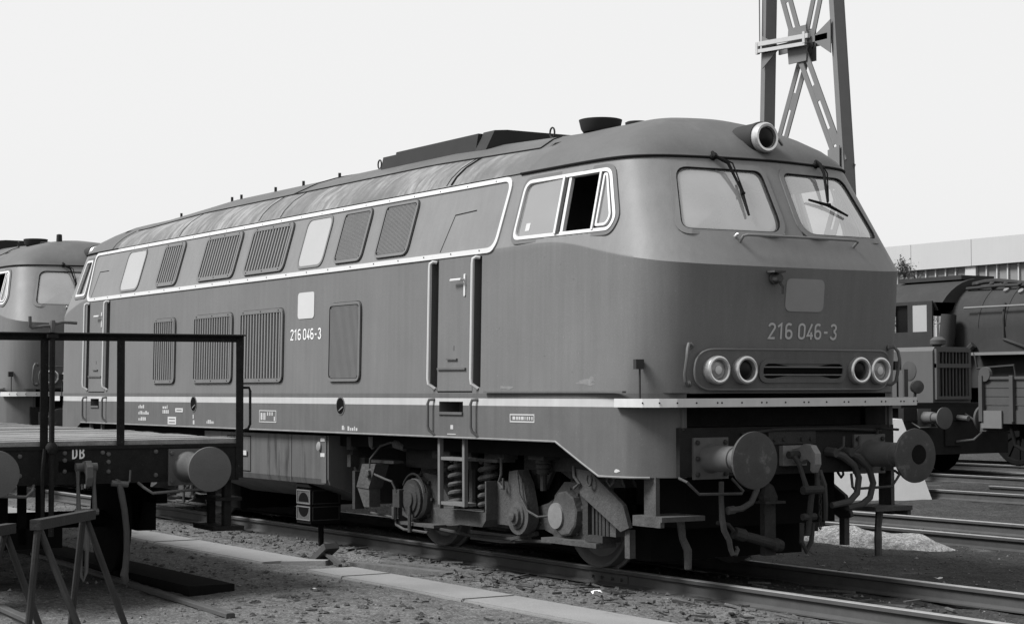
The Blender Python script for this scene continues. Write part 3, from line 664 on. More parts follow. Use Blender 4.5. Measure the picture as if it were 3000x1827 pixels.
# ---- doors, handrails, footholds
for xd in DOORS:
    q = MB(); q.slab(rect(xd-.305, xd+.34, 1.605, 2.868), S0, -.004, .004, rings=1); D_ = q.build('machine_room_door', 'lower', LOCO, smooth=False)
    q = MB(); q.slab(rect(xd-.316, xd-.306, 1.605, 2.868), S0, -.003, .0045, rings=1)
    q.slab(rect(xd-.30, xd+.34, 1.592, 1.602), S0, -.002, .003, rings=1)
    ribbon(q, [(xd-.31, 2.93), (xd-.19, 3.285), (xd+.20, 3.30)] if xd > 0 else [(xd-.31, 2.93), (xd-.24, 3.285), (xd+.12, 3.285)], .011, S0, .002); q.build('door_gap', 'seam', D_, smooth=False)
    q = MB(); q.slab(rpoly(rect(xd+.175, xd+.205, 2.49, 2.70), .014), S0, .004, .014, rings=1); q.tube([S0(xd+.19, 2.645, .01), S0(xd+.19, 2.645, .05), S0(xd+.0, 2.645, .052)], .013, 6); q.build('door_handle', 'white', D_)
    q = MB(); q.bar(S0(xd-.29, 1.815, .012), S0(xd+.23, 1.812, .012), .02, .018); q.bar(S0(xd-.12, 1.905, .012), S0(xd+.07, 1.903, .012), .02, .014); q.bar(S0(xd-.0, 1.985, .004), S0(xd-.0, 2.03, .004), .008, .008); q.build('door_foothold', 'frame', D_, smooth=False)
    for sx in (-.4, .4):
        x = xd+sx; q = MB(); q.tube([S0(x+.045, 2.835, .0), S0(x+.03, 2.84, .035), S0(x+.005, 2.825, .05), S0(x, 2.78, .052), S0(x, 1.72, .052), S0(x+.005, 1.67, .048), S0(x+.045, 1.625, .0)], .0165, 8); q.build('handrail', 'white', LOCO)
        q = MB(); q.tube([(x+.05, -1.515, 1.525), (x+.01, -1.56, 1.52), (x, -1.57, 1.48), (x, -1.57, 1.27), (x+.01, -1.56, 1.23), (x+.05, -1.515, 1.185)], .0145, 8); q.build('lower_handrail', 'frame', LOCO)
    q = MB()
    for sx in (-.36, .10): q.box(xd+sx-.02, xd+sx+.02, -1.47, -1.43, .52, 1.16)
    for z in (.54, .965): q.box(xd-.36, xd+.10, -1.46, -1.33, z-.018, z+.012)
    q.build('access_ladder', 'grimell', LOCO, smooth=False)
q = MB(); q.bar((4.95, -1.535, 1.594), (7.1, -1.515, 1.594), .04, .016); q.build('skirt_ledge', 'frame', SK, smooth=False)
# round openings, plates and painted notes on the frame
for x in (2.02, -1.96):
    q = MB(); q.lathe([(0, .098), (.006, .098), (.0065, .085)], (x, -1.518, 1.45), (0, -1, 0), 24, 0); q.lathe([(0, .084), (.008, .084)], (x, -1.5185, 1.45), (0, -1, 0), 24, 1); q.bar((x-.02, -1.529, 1.40), (x+.07, -1.529, 1.44), .012, .01, 2); q.build('jacking_hole', ['frame', 'black', 'steel'], SK, smooth=False)
fr_ = lambda x, z, o: (x, -1.5195-o, z)
q = MB(); q.ring(rect(5.355, 5.76, 1.325, 1.40), rect(5.367, 5.748, 1.337, 1.388), fr_, 0, .003)
for (x, w) in ((5.40, .045), (5.46, .03), (5.50, .03), (5.54, .045), (5.60, .014), (5.635, .02), (5.67, .02), (5.71, .02)): q.slab(rect(x, x+w, 1.348, 1.378), fr_, 0, .002, rings=1)
q.build('revision_note', 'letter', SK, smooth=False)
q = MB(); q.ring(rect(-.02, .435, 1.253, 1.39), rect(-.008, .423, 1.263, 1.38), fr_, 0, .003)
for (x, z, w, h) in ((.015, 1.28, .05, .08), (.085, 1.28, .02, .08), (.115, 1.28, .03, .08), (.19, 1.33, .03, .04), (.25, 1.33, .03, .04), (.31, 1.33, .03, .04), (.37, 1.27, .03, .05)): q.slab(rect(x, x+w, z, z+h), fr_, 0, .002, rings=1)
q.build('approval_note', 'letter', SK, smooth=False)
q = MB(); r_ = random.Random(3)
for (x0, z, w) in ((-3.83, 1.385, .20), (-3.83, 1.305, .38), (-3.83, 1.225, .28), (-2.98, 1.385, .18), (-2.98, 1.325, .22), (-4.6, 1.36, .1), (-4.58, 1.30, .08), (-4.6, 1.23, .1), (2.05, 1.20, .07), (2.18, 1.195, .22), (-1.55, 1.215, .22)):
    x = x0
    while x < x0+w: d = r_.uniform(.02, .06); q.slab(rect(x, min(x+d, x0+w), z, z+r_.choice((.03, .045))), fr_, 0, .002, rings=1); x += d+.016
for (x0, x1, z0, z1) in ((-1.985, -1.955, 1.27, 1.32), (-1.98, -1.93, 1.20, 1.25), (4.30, 4.35, 1.245, 1.285), (4.24, 4.40, 1.195, 1.203)): q.slab(rect(x0, x1, z0, z1), fr_, 0, .002, rings=1)
q.build('painted_notes', 'letter', SK, smooth=False)
for (x0, x1, z0, z1) in ((-2.55, -2.30, 1.345, 1.395), (-2.80, -2.52, 1.19, 1.285)):
    q = MB(); q.slab(rpoly(rect(x0, x1, z0, z1), .008), fr_, 0, .004, rings=1); p_ = q.build('notice_plate', 'platew', SK, smooth=False)
    q = MB(); [q.slab(rect(x0+.04, x1-.04, z, z+.012), fr_, .004, .005, rings=1) for z in ([z0+.02] if z1-z0 < .06 else [z0+.02, z0+.06])]; q.build('print_line', 'frameing', p_, smooth=False)
R5 = random.Random(21)
def scuff(name, fn, u, v, w, h, m, par, n=11):
    q = MB(); q.slab([(u+w*math.cos(2*PI*k/n)*R5.uniform(.45, 1.1), v+h*math.sin(2*PI*k/n)*R5.uniform(.35, 1.1)) for k in range(n)], fn, 0, .0012, rings=1); q.build(name, m, par, smooth=False)
scuff('paint_scuff', S0, 6.52, 1.675, .17, .035, 'scuff', LOCO); scuff('paint_scuff', S0, 6.62, 1.70, .05, .03, 'scuff', LOCO); scuff('paint_scuff', S0, 5.28, 1.635, .14, .02, 'scuff', LOCO)
scuff('paint_scuff', lambda x, z, o: (x, -float(np.interp(x, lbx, lby))-.0055-o, z), 6.95, .945, .05, .02, 'platew', SK, 7)
for k in range(26): x = R5.choice((R5.uniform(-6, 3.8), R5.uniform(4.9, 6.5))); z = R5.uniform(1.62, 2.8); scuff('paint_chip', S0, x, z, R5.uniform(.006, .02), R5.uniform(.004, .012), R5.choice(('scuff', 'frameing')), LOCO, 6)
# side emblem plate and number
q = MB(); q.slab(rpoly(rect(.945, 1.35, 2.395, 2.682), .05), S0, 0, .006); q.build('side_emblem_plate', 'platew', LOCO, smooth=False)
q = MB(); text(q, '216', .765, 1.045, 2.165, 2.285, S0, .004); text(q, '046-3', 1.085, 1.54, 2.165, 2.285, S0, .004); q.build('side_number', 'letterw', LOCO, smooth=False)

# ---- cab windows
def cab_window(SS, o, rr, sg):
    q = MB(); q.ring(rpoly(o, rr), rpoly(inset(o, .040), [max(r-.03, .02) for r in rr]), SS, -.03, .012); w_ = q.build('cab_side_window', 'frameing', LOCO, smooth=False)
    o1 = inset(o, .036); q = MB(); q.ring(rpoly(o1, [r-.02 for r in rr]), rpoly(inset(o1, .030), [max(r-.04, .02) for r in rr]), SS, -.02, .018); q.build('window_frame', 'alu', w_, smooth=False)
    return w_, inset(o1, .024)
for s in (-1, 1):
    SS = SP(s); w_, o2 = cab_window(SS, CW, CWR, 1)
    bar_ = lambda a, b, wd, m='alu', nm='window_bar', o=(.0, .016): (lambda q: (q.prism([(a[0]-wd/2, a[1]), (a[0]+wd/2, a[1]), (b[0]+wd/2, b[1]), (b[0]-wd/2, b[1])], SS, o[0], o[1]), q.build(nm, m, w_, smooth=False)))(MB())
    bar_((6.02, 2.965), (5.967, 3.478), .030)
    bar_((6.545, 2.965), (6.492, 3.478), .024); 
    bar_((6.052, 2.967), (6.000, 3.476), .034, 'rubber', 'sliding_edge', (-.03, .004)); bar_((6.095, 2.967), (6.040, 3.470), .040, 'alu', 'sliding_edge', (-.04, -.006))
    tri = [(6.578, 2.99), (6.72, 2.99), (6.755, 3.07), (6.585, 3.455), (6.535, 3.455)]
    q = MB(); q.ring(rpoly(tri, [.02, .05, .05, .03, .03]), rpoly(inset(tri, .022), [.01, .04, .04, .015, .015]), SS, -.01, .014); q.build('vent_frame', 'alu', w_, smooth=False)
    q = MB(); q.slab(rpoly(inset(tri, .018), [.01, .04, .04, .015, .015]), SS, -.004, .0, rings=2); q.build('vent_glass', 'glass2', w_, smooth=False, recalc=False)
    L_ = [(5.36, 2.965), (6.01, 2.965), (5.957, 3.478), (5.36, 3.478)]
    q = MB(); q.slab(rpoly(L_, [.08, .01, .01, .09]), SS, -.008, -.004, rings=3); q.build('window_glass', 'glass2', w_, smooth=False, recalc=False)
    w2, o2 = cab_window(SS, CWB, CWBR, -1)
    q = MB(); q.slab(rpoly(inset(CWB, .055), .04), SS, -.008, -.004, rings=3); q.build('window_glass', 'glass2', w2, smooth=False, recalc=False)
    q = MB(); q.prism([(-6.42, 2.97), (-6.37, 2.97), (-6.27, 3.46), (-6.32, 3.46)], SS, -.02, .01); q.build('window_bar', 'rubber', w2, smooth=False)
q = MB(); q.slab(rpoly(rect(5.50, 5.57, 3.03, 3.10), .01), S0, -.004, -.002, rings=1); q.build('window_sticker', 'platew', LOCO, smooth=False)
# windscreens and wipers at both ends
for e, FF in ((1, F0), (-1, F1)):
    for s in (-1, 1):
        G = lambda y, z, o, s=s: FF(s*y, z, o)
        q = MB(); q.ring(rpoly(inset(WS, -.026), [r+.02 for r in WSR]), rpoly(inset(WS, .018), [r-.014 for r in WSR]), G, -.03, .010); w_ = q.build('windscreen', 'upper', LOCO, smooth=False)
        q = MB(); q.ring(rpoly(inset(WS, .016), [r-.012 for r in WSR]), rpoly(inset(WS, .025), [r-.02 for r in WSR]), G, -.012, .007); q.build('windscreen_seal', 'seam', w_, smooth=False)
        q = MB(); q.slab(rpoly(inset(WS, -.004), WSR), G, -.012, -.008, rings=6); q.build('windscreen_glass', 'glass', w_, ang=3, recalc=False)
    for s, pts, bl in ((-1, [(-.555, 3.61), (-.565, 3.56), (-.46, 3.50), (-.41, 3.25)], [(-.395, 3.36), (-.41, 3.25), (-.425, 3.06)]),
                       (1, [(.60, 3.61), (.60, 3.56), (.61, 3.48), (.53, 3.22)], [(.31, 3.235), (.53, 3.20), (.74, 3.115)])):
        q = MB(); q.tube([FF(pts[0][0], pts[0][1], .03), FF(pts[1][0], pts[1][1], .06), FF(pts[2][0], pts[2][1], .055), FF(pts[3][0], pts[3][1], .03)], [.016, .016, .014, .010], 6)
        q.tube([FF(pts[1][0]+.05, pts[1][1], .05), FF(pts[2][0]+.04, pts[2][1], .06), FF(pts[3][0]+.01, pts[3][1]+.01, .035)], .007, 5)
        q.lathe([(0, .03), (.05, .025)], FF(pts[0][0], pts[0][1]-.03, 0), (e, 0, .4), 10); wp = q.build('windscreen_wiper', 'seam', LOCO)
        q = MB(); q.tube([FF(a, b, .020) for a, b in bl], [.011, .017, .010], 6); q.lathe([(-.02, .012), (.02, .012)], FF(bl[1][0], bl[1][1], .03), (0, e, 0), 8); q.build('wiper_blade', 'seam', wp)
    q = MB(); pts = [FF(-.60, 2.835, 0), FF(-.60, 2.845, .07)]+[FF(y, 2.852, .075) for y in np.linspace(-.56, .62, 14)]+[FF(.66, 2.845, .07), FF(.66, 2.835, 0)]; q.tube(pts, .0125, 8); q.build('cab_front_rail', 'upper', LOCO)
    q = MB(); q.lathe([(0, .015), (.04, .012), (.05, .004)], FF(-.63, 2.875, 0), (e, 0, .6), 8); q.build('washer_nozzle', 'chrome', LOCO)
    # lamp band
    bo = rpoly(rect(-1.055, 1.055, 1.615, 1.945), .155, 8)
    bo = [p for a, b in zip(bo, bo[1:]+bo[:1]) for p in [(a[0]+(b[0]-a[0])*k/max(1, int(abs(b[0]-a[0])/.12)), a[1]+(b[1]-a[1])*k/max(1, int(abs(b[0]-a[0])/.12))) for k in range(max(1, int(abs(b[0]-a[0])/.12)))]]
    q = MB(); q.slab(bo, FF, -.01, .042, rings=6); BAND = q.build('lamp_band', 'frame', LOCO, ang=.5)
    q = MB(); q.tube([FF(u, v, .040) for u, v in bo], .009, 6, closed=True); q.build('band_edge', 'framehi', BAND)
    for y, lens in ((-.884, 'lens'), (.884, 'lens'), (-.625, 'lensd'), (.625, 'lensd')):
        p = Vector(FF(y, 1.775, .035)); ax = Vector((e, 0, 0))
        q = MB(); q.lathe([(-.02, .112), (.035, .118), (.058, .114), (.066, .100), (.062, .086), (.040, .080), (.01, .078)], p, ax, 32); lp = q.build('headlamp', 'chrome', LOCO)
        q = MB(); q.lathe([(.012, .079), (.030, .074), (.040, .05), (.044, .015), (.044, .001)], p, ax, 28); q.build('lamp_lens', lens, lp)
        if lens == 'lens':
            q = MB(); q.lathe([(.046, .035), (.052, .02), (.054, .001)], p, ax, 16); q.build('lamp_bulb', 'white', lp)
    go = rpoly(rect(-.475, .475, 1.672, 1.868), .098, 8); gi = rpoly(rect(-.435, .435, 1.708, 1.832), .062, 8)
    q = MB(); q.ring(go, gi, FF, .03, .058); gb = q.build('horn_grille', 'frame', LOCO, smooth=False)
    q = MB(); q.slab(rpoly(rect(-.44, .44, 1.704, 1.836), .06, 8), FF, .036, .0435, rings=4); q.build('grille_backing', 'black', gb, smooth=False)
    for z in (1.738, 1.802):
        q = MB(); q.tube([FF(y, z, .052) for y in np.linspace(-.435, .435, 9)], .0065, 6); q.build('grille_bar', 'framehi', gb)
    for s in (-1, 1):
        q = MB(); y0 = s*1.085; b0 = Vector(FF(y0, 1.97, 0)); b1 = Vector(FF(y0, 1.66, 0)); o = Vector((e*.055, e*s*.075, 0))
        q.tube([b0, b0+o*.6+Vector((0, 0, .012)), b0+o-Vector((0, 0, .03)), b0+o*1.15-Vector((0, 0, .10)), b1+o*1.15+Vector((0, 0, .08)), b1+o+Vector((0, 0, .02)), b1+o*.6-Vector((0, 0, .01)), b1], .015, 8); q.lathe([(0, .028), (.012, .024)], b0, o, 10); q.lathe([(0, .028), (.012, .024)], b1, o, 10)
        q.build('grab_handle', 'frame', LOCO)
    # shelf round the nose
    sh = [(6.98, 1.532), (7.16, 1.532), (7.33, 1.50), (7.45, 1.42), (7.53, 1.30), (7.575, 1.14), (7.60, .9), (7.625, .45), (7.63, 0)]
    full = [(x, -y) for x, y in sh]+[(x, y) for x, y in sh[::-1][1:]]
    q = MB(); fn_ = lambda u, v, w: (e*u, e*v, w); n_ = len(full)
    inn = [(x-.35 if abs(y) < 1.35 else x-.1, y*.86) for x, y in full]
    for k in range(n_-1):
        a, b, c, d = full[k], full[k+1], inn[k+1], inn[k]
        q.add([fn_(*a, 1.470), fn_(*b, 1.470), fn_(*b, 1.540), fn_(*a, 1.540)], [(0, 1, 2, 3)], 0)
        q.add([fn_(*a, 1.540), fn_(*b, 1.540), fn_(*c, 1.540), fn_(*d, 1.540)], [(0, 1, 2, 3)], 1); q.add([fn_(*a, 1.470), fn_(*b, 1.470), fn_(*c, 1.470), fn_(*d, 1.470)], [(3, 2, 1, 0)], 2)
    SHELF = q.build('front_shelf', ['shelfedge', 'frame', 'grimed'], LOCO, smooth=False, recalc=False)
    q = MB()
    for k in range(2, n_-2):
        a, b = Vector(fn_(*full[k], 1.505)), Vector(fn_(*full[k+1], 1.505))
        for t in np.arange(0, 1, .2/max(.2, (b-a).length)): p = a+(b-a)*t; q.lathe([(0, .008), (.006, .006)], p, (e, 0, 0), 6)
    q.build('shelf_rivets', 'seam', SHELF, smooth=False)['kind'] = 'stuff'
    # apron behind the buffer beam
    q = MB(); q.prism([(-1.18, .90), (1.18, .90), (1.18, 1.30), (-1.18, 1.30)], lambda y, z, w: (e*w, y, z), 7.34, 7.40); q.prism([(-1.05, 1.30), (1.05, 1.30), (1.05, 1.48), (-1.05, 1.48)], lambda y, z, w: (e*w, y, z), 7.08, 7.12)
    q.build('buffer_beam', 'beamk', LOCO, smooth=False)
    for s in (-1, 1): q = MB(); q.prism([(7.10, 1.47), (7.40, 1.47), (7.40, 1.28), (7.10, 1.28)], lambda x, z, w: (e*x, w, z), s*1.13, s*1.15); q.build('beam_gusset', 'frame', LOCO, smooth=False)
    for s in (-1, 1):
        y = s*.875
        q = MB(); q.box(e*7.40, e*7.425, y-.18, y+.18, .88, 1.22); q.lathe([(.02, .125), (.05, .108), (.34, .105), (.345, .094), (.52, .088), (.53, .10), (.545, .10)], (e*7.40, y, 1.05), (e, 0, 0), 28); bf = q.build('buffer', 'barrel', LOCO)
        q = MB(); q.lathe([(.545, .10), (.556, .225), (.570, .230), (.584, .228), (.594, .17), (.600, .001)], (e*7.40, y, 1.05), (e, 0, 0), 40); q.build('buffer_head', 'buffer', bf)
        q = MB()
        if s > 0 or e < 0: q.lathe([(.594, .085), (.6025, .08), (.603, .001)], (e*7.40, y+.02*e, 1.06), (e, 0, 0), 20); q.build('grease_patch', 'grimed', bf, smooth=False)
        for dy in (-.145, .145):
            for dz in (-.13, 0, .13): q = MB(); q.lathe([(0, .020), (.018, .020), (.022, .012)], (e*7.425, y+dy, 1.05+dz), (e, 0, 0), 6); q.build('buffer_bolt', 'grime', bf, smooth=False)
        q = MB(); q.tube([(e*7.40, s*1.19, .895), (e*7.48, s*1.17, .865), (e*7.50, s*1.06, .765), (e*7.50, s*.62, .757), (e*7.50, s*.60, .775), (e*7.42, s*.66, .88)], .012, 8); q.build('shunter_step_bar', 'grimel', LOCO)
        q = MB(); q.box(e*7.10, e*7.26, s*1.30-.02, s*1.30+.02, .50, .90); q.box(e*7.02, e*7.42, s*1.16-.22, s*1.16+.22, .545, .585); q.box(e*7.02, e*7.40, s*1.36-.02, s*1.36+.02, .50, .545)
        q.tube([(e*7.30, s*1.10, .55), (e*7.30, s*1.08, .40), (e*7.33, s*1.05, .30), (e*7.33, s*1.05, .15)], [.035, .03, .035, .03], 6); q.build('corner_step', 'grimel', LOCO, smooth=False)
        q = MB(); q.bar((e*7.2, s*1.43, 1.54), (e*7.2, s*1.43, 1.80), .012, .012); q.box(e*7.2-.02, e*7.2+.02, s*1.43-.05, s*1.43+.03, 1.78, 1.86); q.build('marker_post', 'rubber', LOCO, smooth=False)
    # draw hook and screw coupling
    q = MB(); hk = [(7.40, 1.0), (7.40, 1.10), (7.52, 1.12), (7.60, 1.155), (7.68, 1.145), (7.735, 1.08), (7.74, .99), (7.70, .92), (7.675, .94), (7.68, 1.0), (7.64, 1.03), (7.585, 1.02), (7.54, .985)]
    q.prism(hk, lambda x, z, w: (e*x, w, z), -.03, .035); q.box(e*7.40, e*7.45, -.13, .13, .97, 1.14); HK = q.build('draw_hook', 'steel2', LOCO, smooth=False)
    q = MB(); q.cyl((e*7.53, -.14, 1.065), (e*7.53, .10, 1.065), .032, 12)
    for s in (-1, 1): q.tube([(e*7.53, s*.085, 1.06), (e*7.60, s*.09, 1.00), (e*7.64, s*.075, .88), (e*7.66, s*.06, .79)], [.026, .022, .02, .026], 8)
    q.cyl((e*7.66, -.10, .775), (e*7.66, .11, .775), .036, 10); q.cyl((e*7.66, 0, .775), (e*7.60, 0, .40), .026, 8); q.cyl((e*7.62, -.07, .55), (e*7.62, .07, .55), .03, 8)
    q.tube([(e*7.60, -.06, .50), (e*7.585, -.055, .34), (e*7.58, 0, .26), (e*7.585, .055, .34), (e*7.60, .06, .50)], .022, 7); q.build('screw_coupling', 'grime', HK)
    q = MB(); q.tube([(e*7.46, -.80, .86), (e*7.47, -.81, .70), (e*7.48, -.81, .55), (e*7.48, -.79, .46), (e*7.48, -.74, .38), (e*7.48, -.725, .31), (e*7.48, -.705, .265), (e*7.48, -.67, .262), (e*7.48, -.65, .30), (e*7.48, -.665, .325)], [.022, .022, .026, .026, .024, .022, .022, .02, .018, .012], 8); q.build('hanging_hook', 'grimel', LOCO)
    q = MB(); q.tube([(e*7.42, -.30, .93), (e*7.48, -.42, .86), (e*7.50, -.46, .78), (e*7.50, -.52, .68), (e*7.50, -.62, .635), (e*7.50, -.74, .625)], .026, 8); q.cyl((e*7.50, -.70, .628), (e*7.50, -.77, .622), .034, 8); q.build('brake_hose', 'hose', LOCO)
    for pts in ([(.40, 1.075), (.52, 1.04), (.62, .96), (.675, .85), (.65, .72), (.56, .65), (.36, .625)], [(.58, 1.075), (.69, 1.03), (.79, .94), (.84, .80), (.80, .68), (.70, .62), (.54, .60)]):
        q = MB(); q.tube([(e*(7.44+.06*min(1, i/2)), y, z) for i, (y, z) in enumerate(pts)], [.03, .036, .029, .029, .029, .029, .027], 9); q.tube([(e*7.48, pts[0][0]+.06, 1.09), (e*7.50, pts[0][0]+.10, 1.12), (e*7.50, pts[0][0]+.105, 1.21)], .012, 6); q.cyl((e*7.40, pts[0][0], 1.08), (e*7.50, pts[0][0]+.02, 1.07), .04, 8); q.build('brake_hose', 'hose', LOCO)
    q = MB(); q.lathe([(0, .05), (.10, .055), (.12, .04), (.42, .045), (.44, .06), (.50, .05)], (e*7.40, -.62, .43), (e*.05, .95, -.26), 10); q.tube([(e*7.40, -.80, .52), (e*7.40, -.68, .50), (e*7.40, -.62, .44)], .018, 6); q.build('rail_guard_bar', 'grime', LOCO)
    q = MB(); q.box(e*7.30, e*7.36, -.26, -.14, .22, .66); q.lathe([(0, .08), (.05, .085), (.14, .05), (.17, .01)], (e*7.33, -.20, .66), (0, 0, 1), 10); q.box(e*7.28, e*7.42, -.30, -.08, .655, .675); q.build('train_magnet', 'grime', LOCO, smooth=False)
    q = MB(); [q.tube([(e*(7.50+.012*math.cos(a)*(k % 2)), .23+.012*math.cos(a)*((k+1) % 2), .86-.05*k+.032*math.sin(a)) for a in np.linspace(0, 2*PI, 9)[:-1]], .006, 5, closed=True) for k in range(9)]; q.build('hanging_chain', 'grime', LOCO)['kind'] = 'stuff'
    q = MB(); q.tube([(e*7.42, -.55, 1.24), (e*7.43, -.2, 1.275), (e*7.43, .5, 1.275), (e*7.43, 1.0, 1.25)], .014, 6); q.build('beam_pipe', 'grime', LOCO)
    q = MB(); q.tube([(e*7.44, .95, 1.22), (e*7.44, .95, 1.265), (e*7.55, .9, 1.27), (e*7.75, .9, 1.265)], .012, 6); q.build('beam_pipe', 'grime', LOCO); q = MB(); q.tube([(e*7.42, .30, .92), (e*7.47, .31, .80), (e*7.46, .33, .62), (e*7.42, .36, .50)], .022, 7); q.build('beam_hose', 'hose', LOCO)
    q = MB(); q.box(e*7.405, e*7.42, -.26, .26, 1.15, 1.26); [q.lathe([(0, .018), (.016, .014)], (e*7.42, y, 1.19), (e, 0, 0), 6) for y in (-.2, -.1, .1, .2)]; q.build('drawgear_plate', 'grime', LOCO, smooth=False)
    q = MB(); p = Vector(F0(-.35, 2.53, 0)) if e > 0 else Vector(F1(-.35, 2.53, 0)); ax = Vector((e, 0, 0))
    q.lathe([(0, .05), (.03, .052), (.035, .04), (.09, .035), (.095, .03)], p, ax, 14); q.box(p.x+min(0, e*.11), p.x+max(0, e*.11), p.y-.03*e-.045, p.y-.03*e+.075, p.z+.045, p.z+.06); q.tube([p+ax*.07-Vector((0, 0, .02)), p+ax*.085+Vector((0, e*.03, -.07)), p+ax*.07+Vector((0, e*.035, -.13))], .014, 6); q.build('cable_socket', 'grimel', LOCO)
    q = MB(); p = Vector((e*6.78, 0, 3.787)); ax = Vector((e, 0, 0)); q.lathe([(0, .135), (.20, .138), (.27, .145), (.285, .14)], p, ax, 28, 0); q.lathe([(.28, .132), (.335, .132), (.355, .118), (.352, .098), (.330, .092)], p, ax, 28, 1); tl = q.build('top_lamp', ['roofdark', 'chrome'], LOCO)
    q = MB(); q.lathe([(.33, .091), (.345, .06), (.35, .001)], p, ax, 24); q.build('lamp_lens', 'lensd', tl)
    q = MB(); q.bar(p+ax*.34+Vector((0, e*.13, -.01)), p+ax*.30+Vector((0, e*.21, -.05)), .02, .015); q.build('lamp_latch', 'roofside', tl, smooth=False)
q = MB(); q.slab(rpoly(rect(-.21, .21, 2.262, 2.535), .06), F0, 0, .006); EMB = q.build('front_emblem_plate', 'plate', LOCO, smooth=False)
q = MB(); text(q, '216', -.375, -.105, 2.03, 2.165, F0, .006); text(q, '046-3', -.055, .395, 2.03, 2.165, F0, .006); FNUM = q.build('front_number', 'letter', LOCO, smooth=False)

# ---- fuel tank and underfloor gear
q = MB(); q.prism([(-1.42, .60), (-1.44, .66), (-1.44, 1.125), (1.44, 1.125), (1.44, .66), (1.42, .60), (.8, .38), (-.8, .38)], lambda y, z, w: (w, y, z), -1.80, 1.58); TK = q.build('fuel_tank', 'tank', LOCO, smooth=False)
q = MB(); q.ring(rect(-1.1, -.43, .675, 1.09), rect(-1.09, -.44, .685, 1.08), lambda x, z, o: (x, -1.441-o, z), 0, .004); q.build('tank_hatch', 'seam', TK, smooth=False)
q = MB(); q.box(.655, .665, -1.446, -1.438, .6, 1.12); q.build('tank_seam', 'frame', TK, smooth=False); q = MB(); q.bar((1.49, -1.45, .62), (1.49, -1.45, 1.12), .11, .008, upv=(0, 1, 0)); q.build('tank_strap', 'frame', TK, smooth=False)
for (x0, x1, z0, z1) in ((1.42, 1.52, 1.065, 1.10), (1.42, 1.52, .90, .94), (-.72, -.52, .86, .915)): q = MB(); q.box(x0, x1, -1.459, -1.45, z0, z1); q.build('notice_plate', 'platew', TK, smooth=False)
q = MB(); q.lathe([(0, .05), (.03, .05), (.035, .03)], (1.39, -1.44, 1.01), (0, -1, .1), 14); q.build('filler_cap', 'steel', TK)
q = MB(); q.cyl((1.78, -1.25, .98), (1.78, -1.25, 1.12), .07, 12); q.box(1.74, 1.82, -1.3, -1.2, .80, .93); q.box(1.7, 1.95, -1.2, -1.0, .45, .9); q.box(1.86, 1.92, -1.30, -1.19, .36, .76); q.box(1.72, 1.80, -1.26, -1.1, .88, 1.0); q.build('air_filter', 'grime', LOCO)
q = MB(); q.lathe([(0, .05), (.10, .04), (.13, .01)], (2.28, -1.28, 1.13), (0, 0, -1), 10); q.build('drain_nozzle', 'grimell', LOCO)
q = MB(); q.tube([(2.95, -1.30, 1.06), (2.75, -1.32, 1.08), (2.55, -1.33, 1.04), (2.34, -1.34, .90), (2.33, -1.34, .80), (2.42, -1.32, .74), (2.60, -1.30, .70), (2.70, -1.28, .68), (2.74, -1.25, .58)], .012, 7); q.cyl((2.82, -1.30, 1.07), (2.98, -1.28, 1.03), .05, 10, r1=.035); q.build('sensor_cable', 'grimel', LOCO)

